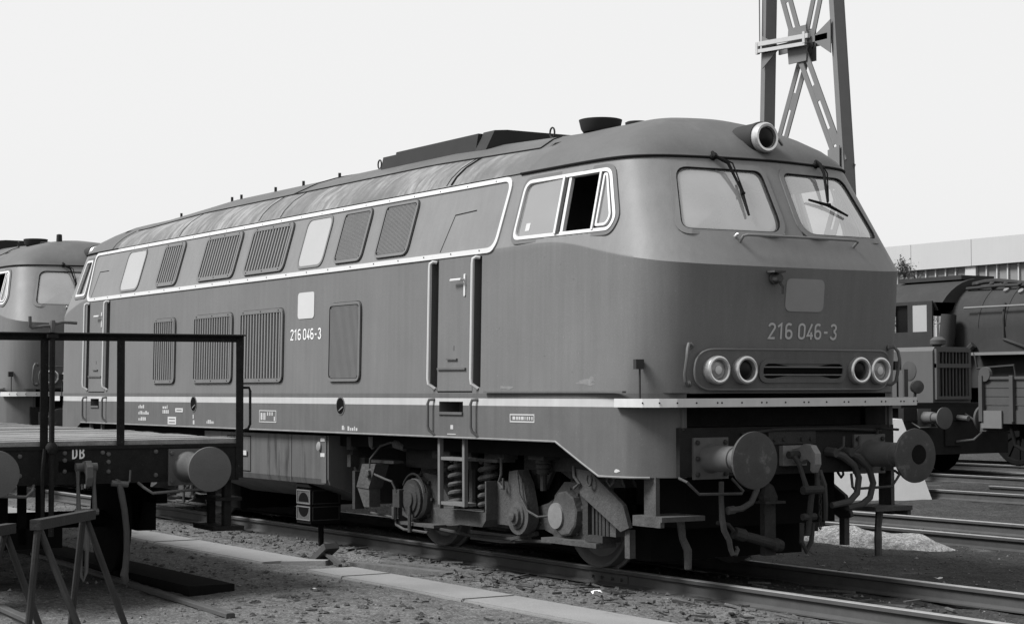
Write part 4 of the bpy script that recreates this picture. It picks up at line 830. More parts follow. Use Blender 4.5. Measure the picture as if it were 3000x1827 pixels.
# ---- bogies
def circ(cx, cz, r, n=20, a0=0, a1=360): return [(cx+r*math.cos(math.radians(a0+(a1-a0)*i/n)), cz+r*math.sin(math.radians(a0+(a1-a0)*i/n))) for i in range(n)]
def bogie(px, flip, near_only):
    B_ = empty('bogie', parent=LOCO, loc=(px, 0, 0), rz=PI if flip else 0)
    for ax_ in (-1.4, 1.4):
        for s in (-1, 1):
            q = MB(); q.lathe([(-.075, .06), (-.075, .44), (-.06, .535), (-.035, .535), (-.03, .505), (.06, .498), (.07, .48), (.05, .44), (.02, .40), (.02, .16), (.07, .13), (.08, .06)], (ax_, s*.755, .52), (0, s, 0), 48); q.build('wheel', 'steelw', B_)
        q = MB(); q.cyl((ax_, -.7, .52), (ax_, .7, .52), .085, 14); q.build('axle', 'grimed', B_)
    q = MB(); q.box(-.95, .95, -.92, .92, .50, .95); q.box(-1.9, -1.75, -.9, .9, .45, .70); q.box(1.78, 1.95, -.9, .9, .45, .75); q.box(.2, 1.2, -.55, .55, .12, .7); q.box(-1.2, -.2, -.55, .55, .12, .7); q.box(-.85, .85, -.68, -.56, .12, .45); q.box(-.85, .85, .56, .68, .12, .45); q.box(1.96, 2.25, -.85, .85, .14, .62); q.box(-2.25, -1.96, -.85, .85, .14, .62); q.build('bogie_bolster', 'grimed', B_, smooth=False)
    for s in ((-1, 1) if not near_only else ((-1,) if not flip else (1,))):
        Y = lambda x, z, w, s=s: (x, s*w, z)
        pf = [(-1.78, .32), (-1.78, .56), (-1.55, .70), (-1.30, .775), (-1.08, .76), (-.90, .62), (-.76, .47), (-.60, .42), (.50, .42), (.75, .53), (.98, .585), (1.14, .66), (1.30, .79), (1.62, .795), (1.74, .64), (1.76, .33), (1.55, .28), (1.12, .29), (.90, .34), (.45, .31), (-.40, .31), (-.80, .27), (-1.55, .27)]
        q = MB(); q.prism(pf, Y, .96, 1.06); q.prism([(p[0], p[1]) for p in pf[11:18]], Y, 1.06, 1.10); q.build('side_frame', 'grimel', B_, smooth=False)
        q = MB(); q.lathe([(.0, .235), (.06, .235), (.07, .215), (.15, .205), (.16, .19)], (1.40, s*1.02, .515), (0, s, 0), 10, 0); q.lathe([(.155, .118), (.178, .115), (.182, .001)], (1.29, s*1.02, .49), (0, s, 0), 28, 1)
        for k in range(10): a = k*PI/5+.3; q.lathe([(.06, .018), (.10, .016)], (1.40+.212*math.cos(a), s*1.02, .515+.212*math.sin(a)), (0, s, 0), 6, 0)
        q.build('axle_box', ['grimel', 'steel2'], B_, ang=.4)
        q = MB(); q.lathe([(.0, .26), (.06, .26), (.07, .22), (.12, .21), (.125, .20), (.20, .195), (.205, .15), (.22, .14), (.225, .09), (.24, .085)], (-1.36, s*.99, .515), (0, s, 0), 26, 0); q.lathe([(.126, .204), (.17, .204)], (-1.36, s*.99, .515), (0, s, 0), 26, 1); q.box(-1.64, -1.50, s*1.22-.03, s*1.22+.03, .42, .60, 0)
        q.tube([(-1.36+.25*math.cos(a), s*1.16, .515+.25*math.sin(a)) for a in np.linspace(.3, 2.6, 12)], .012, 6, mi=0)
        for k in range(8): a = k*PI/4; q.lathe([(.06, .02), (.10, .018)], (-1.36+.235*math.cos(a), s*.99, .515+.235*math.sin(a)), (0, s, 0), 6, 0)
        q.build('axle_generator', ['grime', 'steel'], B_, ang=.4)
        for xs_ in (-.40, .16):
            q = MB(); n = 84; turns = 5.6; q.tube([(xs_+.078*math.cos(turns*2*PI*i/n), s*1.20+.078*math.sin(turns*2*PI*i/n), .475+.46*i/n) for i in range(n+1)], .0255, 7); q.cyl((xs_, s*1.20, .46), (xs_, s*1.20, .94), .045, 8); q.build('coil_spring', 'grimel', B_)
        q = MB(); q.cyl((-.12, s*1.2, .5), (-.12, s*1.2, .85), .04, 8); q.box(-.15, -.09, s*1.2-.04, s*1.2+.04, .85, 1.02); q.build('damper', 'grime', B_)
        q = MB(); q.prism([(-.68, .465), (.31, .465), (.31, .40), (.24, .33), (-.40, .33), (-.62, .40)], Y, 1.05, 1.32); q.box(.295, .315, s*1.19-.13, s*1.19+.13, .46, .76); q.box(-.56, -.545, s*1.19-.13, s*1.19-.09, .46, .75); q.box(-.70, .40, s*1.15-.1, s*1.15+.1, .935, .965); q.box(-.68, -.5, s*1.16-.08, s*1.16+.08, .965, 1.1); q.box(.05, .4, s*1.1-.08, s*1.1+.08, .965, 1.1); q.build('spring_pan', 'grimel', B_, smooth=False)
        td = [(.56, .86), (.70, .88), (.80, .76)]+circ(.70, .47, .185, 16, 20, -200)+[(.52, .62)]
        q = MB(); q.prism(td, Y, 1.10, 1.22); q.lathe([(.20, .13), (.235, .12), (.24, .09), (.265, .085), (.27, .05), (.29, .045), (.30, .001)], (.70, s*1.0, .46), (0, s, 0), 20); q.prism([(.32, .36), (.55, .36), (.58, .44), (.55, .76), (.32, .76)], Y, 1.04, 1.20); q.build('guide_arm', 'grimel', B_, ang=.4)
        q = MB(); q.tube([(.50, s*1.27, .98), (.52, s*1.28, .84), (.48, s*1.28, .76), (.56, s*1.28, .70), (.55, s*1.28, .80)], .013, 6); q.lathe([(0, .03), (.03, .025)], (.49, s*1.24, .72), (0, s, 0), 8); q.tube([(.76, s*1.26, .86), (.80, s*1.26, .66), (.93, s*1.26, .52), (1.08, s*1.24, .47), (1.16, s*1.18, .48)], .011, 6); q.build('safety_link', 'grimel', B_)
        q = MB(); q.prism([(1.68, .93), (1.93, .915), (2.42, .645), (2.50, .46), (2.38, .42), (2.0, .60), (1.79, .70)], Y, 1.22, 1.26); q.box(2.40, 2.47, s*1.20-.03, s*1.20+.03, .20, .44); q.box(1.95, 2.2, s*1.12-.06, s*1.12+.06, .36, .56); q.build('sand_pipe_cover', 'grimel', B_, smooth=False)
        q = MB(); [q.box(1.86+.055*k, 1.89+.055*k, s*1.14-.05, s*1.14+.05, .36, .60) for k in range(5)]; q.box(1.80, 2.06, s*1.12-.1, s*1.12+.1, .30, .36); q.box(1.76, 1.84, s*1.12-.1, s*1.12+.1, .36, .66); q.build('brake_block', 'grime', B_, smooth=False)
        q = MB(); q.box(1.16, 2.02, s*1.13-.13, s*1.13+.08, .255, .295); q.build('axle_box_base', 'grimel', B_, smooth=False)
        q = MB(); q.box(-1.62, -.88, s*1.1-.1, s*1.1+.05, .245, .275); q.build('axle_box_base', 'grimel', B_, smooth=False)
        q = MB(); q.prism([(-.41, .255), (.42, .255), (.40, .18), (.14, .165), (-.41, .165)], Y, .88, 1.06); q.build('stay_bar', 'grimell', B_, smooth=False)
        q = MB(); q.prism([(-2.14, .845), (-1.84, .855), (-1.92, .72), (-2.0, .59), (-2.27, .60)], Y, 1.18, 1.34); q.prism([(-2.27, .598), (-2.0, .588), (-2.0, .40), (-2.12, .40)], Y, 1.20, 1.33); q.lathe([(0, .045), (.03, .045), (.035, .03)], (-1.98, s*1.34, .75), (0, s, 0), 6); q.box(-2.1, -1.6, s*1.2-.06, s*1.2+.06, .86, .89); q.build('sand_box', 'grimel', B_, smooth=False)
        q = MB(); [q.lathe([(k*.045, .075-.006*k), (k*.045+.032, .075-.006*k), (k*.045+.034, .05), (k*.045+.045, .05)], (1.02, s*1.14, .98), (0, 0, -1), 16) for k in range(3)]; q.box(.90, 1.16, s*1.14-.09, s*1.14+.09, .98, 1.08); q.cyl((1.02, s*1.14, .86), (1.02, s*1.14, .70), .03, 8); q.build('rubber_stop', 'grime', B_)
        q = MB(); [q.lathe([(k*.045, .075-.006*k), (k*.045+.032, .075-.006*k), (k*.045+.034, .05), (k*.045+.045, .05)], (-.74, s*1.14, .94), (0, 0, -1), 16) for k in range(3)]; q.box(-.86, -.62, s*1.14-.09, s*1.14+.09, .94, 1.06); q.build('rubber_stop', 'grime', B_)
        q = MB(); q.box(.55, 1.75, s*1.02-.03, s*1.02+.03, .875, 1.02); q.prism([(.62, .88), (1.0, .88), (.86, .70), (.72, .70)], Y, .98, 1.02); q.prism([(1.1, .88), (1.5, .88), (1.3, .80)], Y, .98, 1.02); q.build('frame_bracket', 'grime', B_, smooth=False); q = MB(); q.box(-1.75, -.95, s*1.0-.03, s*1.0+.03, .82, 1.0); q.build('frame_bracket', 'grime', B_, smooth=False)
        q = MB(); [q.lathe([(0, .017), (.014, .015)], (x_, s*1.06, z_), (0, s, 0), 6) for x_, z_ in ((-1.7, .40), (-1.7, .50), (-.95, .36), (-.85, .44), (-.7, .37), (.62, .37), (.85, .40), (1.05, .45), (1.0, .54), (1.15, .36), (1.68, .36), (1.68, .52), (1.66, .62))]; q.build('frame_bolts', 'grimel', B_, smooth=False)['kind'] = 'stuff'
        q = MB(); q.tube([(-1.0, s*1.12, .235), (-.3, s*1.14, .215), (.5, s*1.12, .225), (1.1, s*1.1, .235)], .018, 7); q.cyl((.45, s*1.12, .22), (.85, s*1.1, .30), .024, 7); q.build('brake_rod', 'grime', B_)
        q = MB(); q.tube([(1.98+.035*math.cos(a), s*1.30, .84+.05*math.sin(a)) for a in np.linspace(2.2, 7.2, 12)], .010, 6); q.build('safety_ring', 'grimel', B_); q = MB(); q.tube([(2.25, s*1.28, .90), (2.25, s*1.30, .84), (2.29, s*1.30, .80), (2.33, s*1.29, .83), (2.33, s*1.28, .88)], .012, 6); q.build('safety_ring', 'grimel', B_); q = MB(); q.tube([(1.70, s*1.27, .95), (1.72, s*1.28, .86), (1.80, s*1.28, .80), (1.72, s*1.28, .76)], .014, 6); q.build('safety_chain', 'grimel', B_)
        q = MB(); q.tube([(-2.3, s*1.15, .32), (-1.75, s*1.17, .30), (-1.66, s*1.2, .32), (-1.62, s*1.22, .24), (-1.45, s*1.22, .20), (-1.32, s*1.20, .20), (-1.0, s*1.2, .195)], .014, 6); q.cyl((-1.62, s*1.24, .30), (-1.62, s*1.24, .42), .03, 8); q.cyl((-1.32, s*1.23, .18), (-1.32, s*1.23, .45), .018, 6); q.build('brake_pipe', 'grimel', B_)
    return B_
bogie(4.3, False, False); bogie(-4.3, True, False)

# second locomotive of the class, behind on the same track
SIDE_ONLY = ('upper_grille', 'lower_grille', 'mesh_grille', 'side_emblem_plate', 'side_number', 'paint_scuff', 'paint_chip', 'front_emblem_plate', 'front_number', 'fuel_tank', 'air_filter', 'sensor_cable', 'engine_room_window', 'window_sticker')
skip = {o.name for o in LOCO.children if o.name.split('.')[0] in SIDE_ONLY}
L2 = copy_tree(LOCO, None, skip); L2.location = (-16.85, 0, .06)
tag(L2, 'grimy two tone diesel locomotive at the left edge, only its cab in view', 'locomotive', 'diesel locomotives of one class')
q = MB(); q.lathe([(0, .09), (.015, .09), (.02, .05), (.15, .045), (.16, .02)], (6.25, -.35, 4.00), (0, 0, 1), 12); q.build('roof_horn', 'roofdark', L2)

# ------------------------------------------------------------------ flat wagon (local u along +x of its empty)
W = empty('flat_wagon', 'flat wagon with a low steel end railing, its deck bare, in the left foreground', 'wagon', (WO[0], WO[1], 0), WR)
q = MB(); q.box(-.09, 0, -1.34, 1.34, .84, 1.155); q.box(-.3, .012, -1.34, 1.34, 1.13, 1.158); EB = q.build('end_beam', 'wsteel', W, smooth=False)
q = MB(); q.box(-.06, .004, -.23, -.10, .945, 1.035); q.build('beam_slot', 'black', EB, smooth=False)
for (v, z) in ((-.18, 1.10), (-.18, 1.04), (-.18, .95), (.14, 1.10), (.19, 1.085), (.19, 1.02), (.19, .94), (.60, 1.1), (.60, .90), (-.55, 1.08), (-.55, .92)):
    q = MB(); q.lathe([(0, .020), (.010, .016), (.014, .004)], (0, v, z), (1, 0, 0), 10); q.build('rivet', 'wsteel2', EB)
q = MB(); text(q, 'D', -.120, -.068, 1.052, 1.150, lambda u, v, o: (.0035+o, u, v), 0, .135); text(q, 'B', -.060, -.008, 1.052, 1.150, lambda u, v, o: (.0035+o, u, v), 0, .135); q.build('owner_letters', 'letterw', EB, smooth=False)
for s in (-1, 1):
    q = MB(); q.box(-9.5, -.091, s*1.30-.05, s*1.30+.05, .86, 1.15); q.build('side_sill', 'wsteel', W, smooth=False)
for k in range(48):
    u1 = -.02-k*.198; q = MB(); dz = random.uniform(-.006, .010); q.box(u1-.192, u1, -1.36+random.uniform(-.03, .02), 1.36+random.uniform(-.02, .03), 1.16+dz, 1.20+dz); q.build('deck_plank', 'deck', W, smooth=False)
q = MB(); q.box(-.035, .035, -1.39, 1.39, 2.088, 2.098); q.box(-.035, -.025, -1.39, 1.39, 2.035, 2.088); TRL = q.build('top_rail', 'wsteel', W, smooth=False)
q = MB(); q.box(.012, .037, -1.385, 1.388, 2.0985, 2.102); q.build('edge_highlight', 'skedge', TRL, smooth=False)  # thin pale strip, a painted highlight along the rail top
for v in (-1.345, -.355, .29, 1.345):
    lo = .86 if abs(v) > 1 else 1.16
    q = MB(); q.box(.0005, .010, v-.033, v+.033, lo, 2.04); q.box(-.05, .0, v-.006, v+.006, lo if abs(v) < 1 else 1.21, 2.04); q.build('rail_post', 'wsteel', W, smooth=False)
for s in (-1, 1):
    q = MB(); v = s*.875; q.box(0, .02, v-.17, v+.17, .81, 1.12); q.lathe([(.02, .135), (.06, .118), (.30, .112), (.46, .108), (.47, .098), (.53, .095)], (0, v, .965), (1, 0, 0), 26); bf = q.build('buffer', 'wbuf', W)
    q = MB(); q.lathe([(.53, .085), (.565, .178), (.585, .186), (.600, .184), (.618, .10), (.622, .001)], (0, v, .965), (1, 0, 0), 40); q.build('buffer_head', 'wbuf', bf)
    for dv in (-.14, .14):
        for dz in (-.12, .12): q = MB(); q.lathe([(0, .020), (.018, .018), (.02, .01)], (.02, v+dv, .965+dz), (1, 0, 0), 6); q.build('buffer_bolt', 'wsteel2', bf, smooth=False)
    q = MB(); q.tube([(.02, s*.44, .84), (.10, s*.47, .80), (.14, s*.53, .755), (.14, s*1.0, .78)], .013, 7); q.build('shunter_step_bar', 'wsteel2', W)
    q = MB(); q.box(-.16, -.08, s*1.27-.03, s*1.27+.03, .40, .84); q.box(-.55, -.49, s*1.27-.03, s*1.27+.03, .40, .84); q.box(-.60, -.05, s*1.27-.14, s*1.27+.14, .40, .44); q.box(-.60, -.05, s*1.27-.12, s*1.27+.12, .66, .69); q.build('corner_step', 'wsteel', W, smooth=False)
    q = MB(); q.tube([(-.02, s*1.385, 1.64), (-.02, s*1.44, 1.64), (-.02, s*1.45, 1.61), (-.02, s*1.45, 1.32), (-.02, s*1.43, 1.28), (-.02, s*1.385, 1.27)], .012, 7); q.build('grab_handle', 'wsteel', W)
    q = MB(); q.lathe([(-.065, .06), (-.065, .44), (-.05, .525), (-.03, .53), (-.025, .502), (.06, .495), (.065, .45), (.02, .40), (.02, .15), (.08, .12), (.09, .05)], (-1.9, s*.755, .42), (0, s, 0), 36); q.build('wheel', 'grimed', W)
    q = MB(); q.prism([(-2.35, .84), (-2.05, .30), (-1.75, .30), (-1.45, .84)], lambda x, z, w: (x, s*w, z), .98, 1.02); q.box(-2.05, -1.75, s*1.03-.06, s*1.03+.12, .30, .56); [q.box(-2.55, -1.25, s*1.05-.05, s*1.05+.05, .58+.022*k, .60+.022*k) for k in range(6)]; q.build('axle_guard', 'grimed', W, smooth=False)
q = MB(); q.cyl((-1.9, -.75, .42), (-1.9, .75, .42), .08, 10); q.build('axle', 'grimed', W)
q = MB(); q.box(-9.4, -.1, -.75, -.60, .85, 1.15); q.box(-9.4, -.1, .60, .75, .85, 1.15); [q.box(u-.06, u+.06, -1.25, 1.25, .90, 1.15) for u in (-1.0, -2.8, -4.5, -6.5, -8.5)]; q.build('underframe', 'grimed', W, smooth=False)
q = MB()
for v in (-.62, -.46, -.30, -.14): q.box(-1.0, -.94, v-.035, v+.035, .28, .85)
q.box(-1.0, -.94, -.72, .05, .24, .42); q.build('brake_rigging', 'grimed', W, smooth=False)
# handbrake column with crank
q = MB(); q.tube([(.055, -.303, .42), (.055, -.303, 1.0), (.055, -.303, 2.06)], .023, 10); q.lathe([(0, .035), (.03, .05), (.06, .05), (.09, .03)], (.055, -.303, 1.10), (0, 0, 1), 12); q.box(.0, .085, -.345, -.26, 2.055, 2.085); q.tube([(.055, -.36, 1.14), (.06, -.38, .95), (.06, -.375, .55)], .016, 7); HB = q.build('handbrake_column', 'wsteel', W)
q = MB(); q.lathe([(0, .026), (.08, .026), (.10, .02)], (.055, -.303, 2.10), (0, 0, 1), 10); q.tube([(.055, -.303, 2.155), (.055, -.38, 2.15), (.055, -.475, 2.135), (.055, -.487, 2.15), (.055, -.490, 2.23)], [.013, .013, .013, .014, .014], 7); q.tube([(.055, -.303, 2.16), (.055, -.26, 2.175), (.055, -.22, 2.185), (.055, -.10, 2.18)], [.013, .013, .013, .014], 7); q.build('brake_crank', 'wsteel2', HB)
q = MB(); q.prism([(.0, 1.0), (.06, 1.03), (.14, 1.04), (.20, .99), (.205, .90), (.17, .83), (.145, .86), (.15, .92), (.11, .945), (.0, .94)], lambda x, z, w: (x, w, z), -.045, .005); q.lathe([(-.09, .035), (.09, .035)], (.08, -.02, .985), (0, 1, 0), 12); HK2 = q.build('draw_hook', 'wsteel2', W, smooth=False)
q = MB()
for v in (-.09, .045): q.tube([(.08, v, .98), (.10, v-.004, .85), (.11, v, .62)], [.022, .013, .022], 7)
q.cyl((.11, -.12, .615), (.11, .075, .615), .028, 9); q.cyl((.11, -.02, .62), (.10, -.02, .30), .024, 8); q.tube([(.10, -.07, .32), (.10, -.07, .12), (.10, -.045, .05), (.10, -.02, .12), (.10, -.015, .32)], .018, 7); q.build('screw_coupling', 'wsteel2', HK2)
q = MB(); q.cyl((.06, .20, .845), (.06, .34, .83), .026, 9); q.tube([(.06, .33, .83), (.06, .355, .86), (.06, .36, .95)], .009, 6); q.cyl((.0, .26, .86), (.08, .26, .85), .02, 8); AV = q.build('air_valve', 'wsteel2', W)
q = MB(); q.tube([(.07, .265, .83), (.09, .275, .76), (.10, .30, .62), (.10, .32, .45), (.10, .322, .28), (.10, .31, .13)], [.024, .029, .027, .027, .027, .028], 9); q.tube([(.10, .312, .14), (.10, .30, .08), (.10, .315, .03), (.10, .31, .0)], [.03, .036, .03, .012], 8); q.build('brake_hose', 'hose', AV)
W2 = W

# lineside sawhorse trestles
def trestle(name, label, A, Bp, legs):
    t = empty(name, label, 'trestle', (A[0], A[1], -.2), group='tube legged trestles by the end of the siding')
    L_ = lambda p: (p[0]-A[0], p[1]-A[1], p[2]+.2)
    q = MB(); q.bar(L_(A), L_(Bp), .07, .066); q.build('crossbeam', 'beamw', t, smooth=False)
    for p, e_ in legs: q = MB(); q.tube([L_(p), L_(e_)], .0235, 9); q.build('leg', 'tube', t)
    return t
def ext(a, b, z=-.22):
    a, b = Vector(a), Vector(b); k = (z-a.z)/(b.z-a.z); return tuple(a+(b-a)*k)
trestle('sawhorse', 'rusty tube legged sawhorse with a plank across, nearest the wagon hook', (7.55, -6.545, .75), (6.63, -5.845, .74),
    [((7.53, -6.52, .72), ext((7.57, -6.47, .70), (7.59, -6.57, .12))), ((7.50, -6.50, .72), ext((7.55, -6.47, .71), (7.74, -6.31, .12))),
     ((6.70, -5.93, .71), ext((6.58, -5.96, .62), (6.54, -5.97, -.03))), ((6.66, -5.89, .71), ext((6.63, -5.92, .65), (6.76, -5.65, -.04)))])
trestle('sawhorse', 'rusty tube legged sawhorse cut by the left edge of the picture', (8.05, -7.30, .72), (7.06, -6.55, .70),
    [((8.0, -7.26, .70), (8.03, -7.42, -.22)), ((7.98, -7.22, .70), (8.2, -6.98, -.22)), ((7.14, -6.62, .67), (7.02, -6.80, -.22)), ((7.10, -6.60, .67), ext((7.13, -6.60, .65), (7.22, -6.41, .07)))])
pl = MB(); pl.bar((7.9, -6.98, -.19), (7.45, -6.52, -.19), .22, .09); tag(pl.build('timber_block', 'wood', smooth=False), 'pale squared timber lying beside the sawhorses', 'timber')

# point lantern, lever weight and timbers by the near rail
pt = empty('point_lantern', 'black box shaped point lantern beside the near rail', 'lantern', (.86, -1.2, -.15))
bx0, by0 = .62, -1.2
q = MB(); q.box(-.16, .16, -.17, .17, .30, .70); q.prism([(-.18, .70), (.18, .70), (.12, .75), (-.12, .75)], lambda x, z, w: (x, w, z), -.19, .19); LB_ = q.build('lantern_box', 'grimed', pt, smooth=False)
pt.scale = (1.08, 1.08, 1.0)
for (z0, up_) in ((.52, 1), (.34, -1)):
    f_ = lambda x, z, o: (x, -.171-o, z)
    q = MB(); q.ring(rect(-.155, .155, z0-.005, z0+.15), rect(-.143, .143, z0+.007, z0+.138), f_, 0, .008); q.build('lantern_frame', 'grimell', LB_, smooth=False)
    q = MB(); half = [(.115*math.cos(a), (z0+.02 if up_ > 0 else z0+.135)+up_*.10*math.sin(a)) for a in np.linspace(0, PI, 12)]
    q.slab(rect(-.14, .14, z0+.008, z0+.136), f_, 0, .002, 0, rings=1); q.slab(half, f_, .002, .005, 1, rings=1); q.build('lantern_pane', ['grimel', 'black'], LB_, smooth=False)
    q = MB(); g_ = lambda y, z, o: (.161+o, y, z); q.ring(rect(-.155, .155, z0-.005, z0+.15), rect(-.143, .143, z0+.007, z0+.138), g_, 0, .006); q.build('lantern_frame', 'grime', LB_, smooth=False)
q = MB(); q.cyl((.05, 0, -.02), (.05, 0, .30), .03, 8); q.box(-.05, .15, -.12, .12, -.02, .03); q.build('lantern_stand', 'grimed', pt)
q = MB(); q.bar((-.12, -.05, -.02), (.18, .05, .17), .17, .06); q.bar((.10, 0, .10), (.5, .05, 0), .04, .03); q.build('weight', 'railside', empty('point_lever', 'tilted iron lever weight in the gap of the walkway', 'point lever', (2.42, -1.93, -.12), -.2), smooth=False)
for i, (a, b, w, h, lab) in enumerate((((2.55, -1.62, -.175), (4.25, -1.48, -.15), .14, .09, 'old timber bearer lying in the dug out gap beside the near rail'), ((2.7, -1.34, -.165), (4.35, -1.16, -.155), .12, .08, 'splintered timber half buried below the near rail'))):
    q = MB(); q.bar(a, b, w, h); tag(q.build('timber_bearer', 'wood', smooth=False), lab, 'timber')
q = MB(); q.box(4.35, 4.52, -1.0, -.9, 0, .07)
# black bar laid down as the wagon's shadow beside the siding
q = MB(); q.bar((-3.0, -3.85, -.16), (4.35, -3.95, -.15), .42, .16); ob = tag(q.build('wagon_shadow_bar', 'grimed', smooth=False), 'long black bar on the ground beside the wagon, painting its shadow', 'timber')
# scraps
def scrap(x, y, s, lab, z=None):
    q = MB(); n = 7; z = gzs(x, y)+.012 if z is None else z
    vs = [(0, 0, s*.35)]+[(s*math.cos(a)*random.uniform(.6, 1.2), s*.7*math.sin(a)*random.uniform(.6, 1.2), random.uniform(0, s*.5)) for a in np.linspace(0, 2*PI, n+1)[:-1]]
    q.add(vs, [(0, i, i % n+1) for i in range(1, n+1)]); o = q.build('paper_scrap', 'paper', loc=(x, y, z), smooth=False); tag(o, lab, 'paper', 'white litter on the ground')
scrap(6.55, -1.42, .065, 'crumpled white paper scrap below the front wheel')
scrap(5.05, -3.3, .04, 'small white paper scrap in the dirt left of the walkway')
scrap(7.2, 1.9, .06, 'white paper scrap on the dark ground right of the coupling')
scrap(9.0, 1.35, .035, 'tiny white scrap beside the rails at the right')

# ------------------------------------------------------------------ lattice mast on its concrete foot
q = MB(); hb = [(.5, -.90), (2.0, -.90), (2.0, .92), (.5, .92)]; ht = [(.7, -.55), (1.72, -.55), (1.72, .50), (.7, .50)]
q.add([(x, y, -.25) for x, y in hb]+[(x, y, 1.13) for x, y in ht], [(0, 1, 2, 3), (7, 6, 5, 4), (0, 4, 5, 1), (1, 5, 6, 2), (2, 6, 7, 3), (3, 7, 4, 0)]); cb = q.build('concrete_foundation', 'concrete', smooth=False, loc=(-3.88, 10.79, 0), rz=math.radians(-25))
tag(cb, 'pale concrete foundation block behind the right buffer', 'concrete block')
MT = empty('lattice_mast', 'tall grey steel lattice mast rising behind the locomotive cab', 'mast', (-4.0, 10.2, -.12))
Mx, My, Mz = -4.0, 10.2, -.12
def ml(p): return (p[0]-Mx, p[1]-My, p[2]-Mz)
def xl_(z): return np.interp(z, [1.13, 8.3, 14], [-5.10-.05, -4.86, -4.66])
def xr_(z): return np.interp(z, [1.13, 5.2, 8.0, 14], [-2.68, -2.97, -3.18, -3.62])
for fx in (xl_, xr_):
    q = MB()
    for z0, z1 in ((-.12, 5.2), (5.2, 8.0), (8.0, 14.0)):
        a, b = Vector(ml((fx(z0), My, z0))), Vector(ml((fx(z1), My, z1)))
        q.bar(a, b, .020, .30, upv=(1, 0, 0)) if False else None
        q.prism([(a.z, a.x-.055), (b.z, b.x-.055), (b.z, b.x+.055), (a.z, a.x+.055)], lambda z, x, w: (x, w, z), -.12, -.105)
        q.prism([(a.z, a.x-.055), (b.z, b.x-.055), (b.z, b.x+.055), (a.z, a.x+.055)], lambda z, x, w: (x, w, z), .105, .12)
        q.prism([(a.z, a.x+.040), (b.z, b.x+.040), (b.z, b.x+.052), (a.z, a.x+.052)], lambda z, x, w: (x, w, z), -.105, .105)
    q.build('mast_post', 'mast', MT, smooth=False)
def brace(p, q_, yy):
    p, q_ = Vector(ml((p[0], My+yy, p[1]))), Vector(ml((q_[0], My+yy, q_[1]))); d = (q_-p).normalized(); n = Vector((-d.z, 0, d.x)); L_ = (q_-p).length; m_ = MB()
    for s in (-1, 1): m_.bar(p+n*s*.085, q_+n*s*.085, .020, .10, upv=n)
    t = .12; k = 0
    while t < L_-.05: c = p+d*t; m_.bar(c-d*.15, c+d*.15, .014, .11, upv=n); t += .85
    m_.build('diagonal_brace', 'mast', MT, smooth=False)
nodes = [(-3.92, 3.2), (-4.02, 7.36), (-4.12, 11.2)]
for (cx, cz) in nodes:
    for dz in (-2.1, 2.1):
        z = cz+dz; brace((cx, cz), (float(xl_(z))+.03, z), -.09 if dz > 0 else .10); brace((cx, cz), (float(xr_(z))-.03, z), .10 if dz > 0 else -.09)
    q = MB(); q.prism([(-.22, -.3), (.22, -.3), (.25, 0), (.22, .3), (-.22, .3), (-.25, 0)], lambda x, z, w: (cx-Mx+x, w, cz-Mz+z), -.125, -.105); q.prism([(-.2, -.28), (.2, -.28), (.2, .28), (-.2, .28)], lambda x, z, w: (cx-Mx+x, w, cz-Mz+z), .112, .125); q.box(cx-Mx-.05, cx-Mx+.05, -.104, .111, cz-Mz-.05, cz-Mz+.05); q.build('node_plate', 'mast', MT, smooth=False)
    for s in (-1, 1): q = MB(); q.bar(ml((float(xl_(cz))+.1, My+s*.15, cz+.02)), ml((float(xr_(cz))-.1, My+s*.15, cz+.02)), .03, .10); q.build('cross_strut', 'mast', MT, smooth=False)
    for fx, sg in ((xl_, 1), (xr_, -1)): q = MB(); q.prism([(float(fx(cz))-Mx+sg*.02, cz-Mz-.28), (float(fx(cz))-Mx+sg*.40, cz-Mz-.04), (float(fx(cz))-Mx+sg*.40, cz-Mz+.08), (float(fx(cz))-Mx+sg*.02, cz-Mz+.28)], lambda x, z, w: (x, w, z), -.165, -.15); q.build('gusset', 'mast', MT, smooth=False)
for z in (5.3, 9.35):
    for fx, sg in ((xl_, 1), (xr_, -1)): q = MB(); x = float(fx(z))-Mx; q.prism([(x, z-Mz-.25), (x+sg*.28, z-Mz-.1), (x+sg*.28, z-Mz+.2), (x, z-Mz+.25)], lambda x, z, w: (x, w, z), -.158, -.146); q.build('gusset', 'mast', MT, smooth=False)
q = MB(); q.bar(ml((-4.96, My-.22, 7.50)), ml((-3.62, My-.22, 7.44)), .05, .075); q.bar(ml((-4.96, My-.22, 7.38)), ml((-3.70, My-.22, 7.32)), .05, .06); [q.box(x-Mx-.03, x-Mx+.03, -.25, -.19, 7.33-Mz, 7.52-Mz) for x in (-4.93, -3.72)]; q.build('pale_cross_bar', 'ceramic', MT, smooth=False)
q = MB(); q.tube([ml((-4.93, My-.17, z)) for z in (7.4, 9, 14)], .012, 5); q.build('bracket', 'mast', MT)
q = MB(); q.box(-1.35, -.9, -.3, .3, -.02, .06); q.build('base_plate', 'mast', MT, smooth=False)

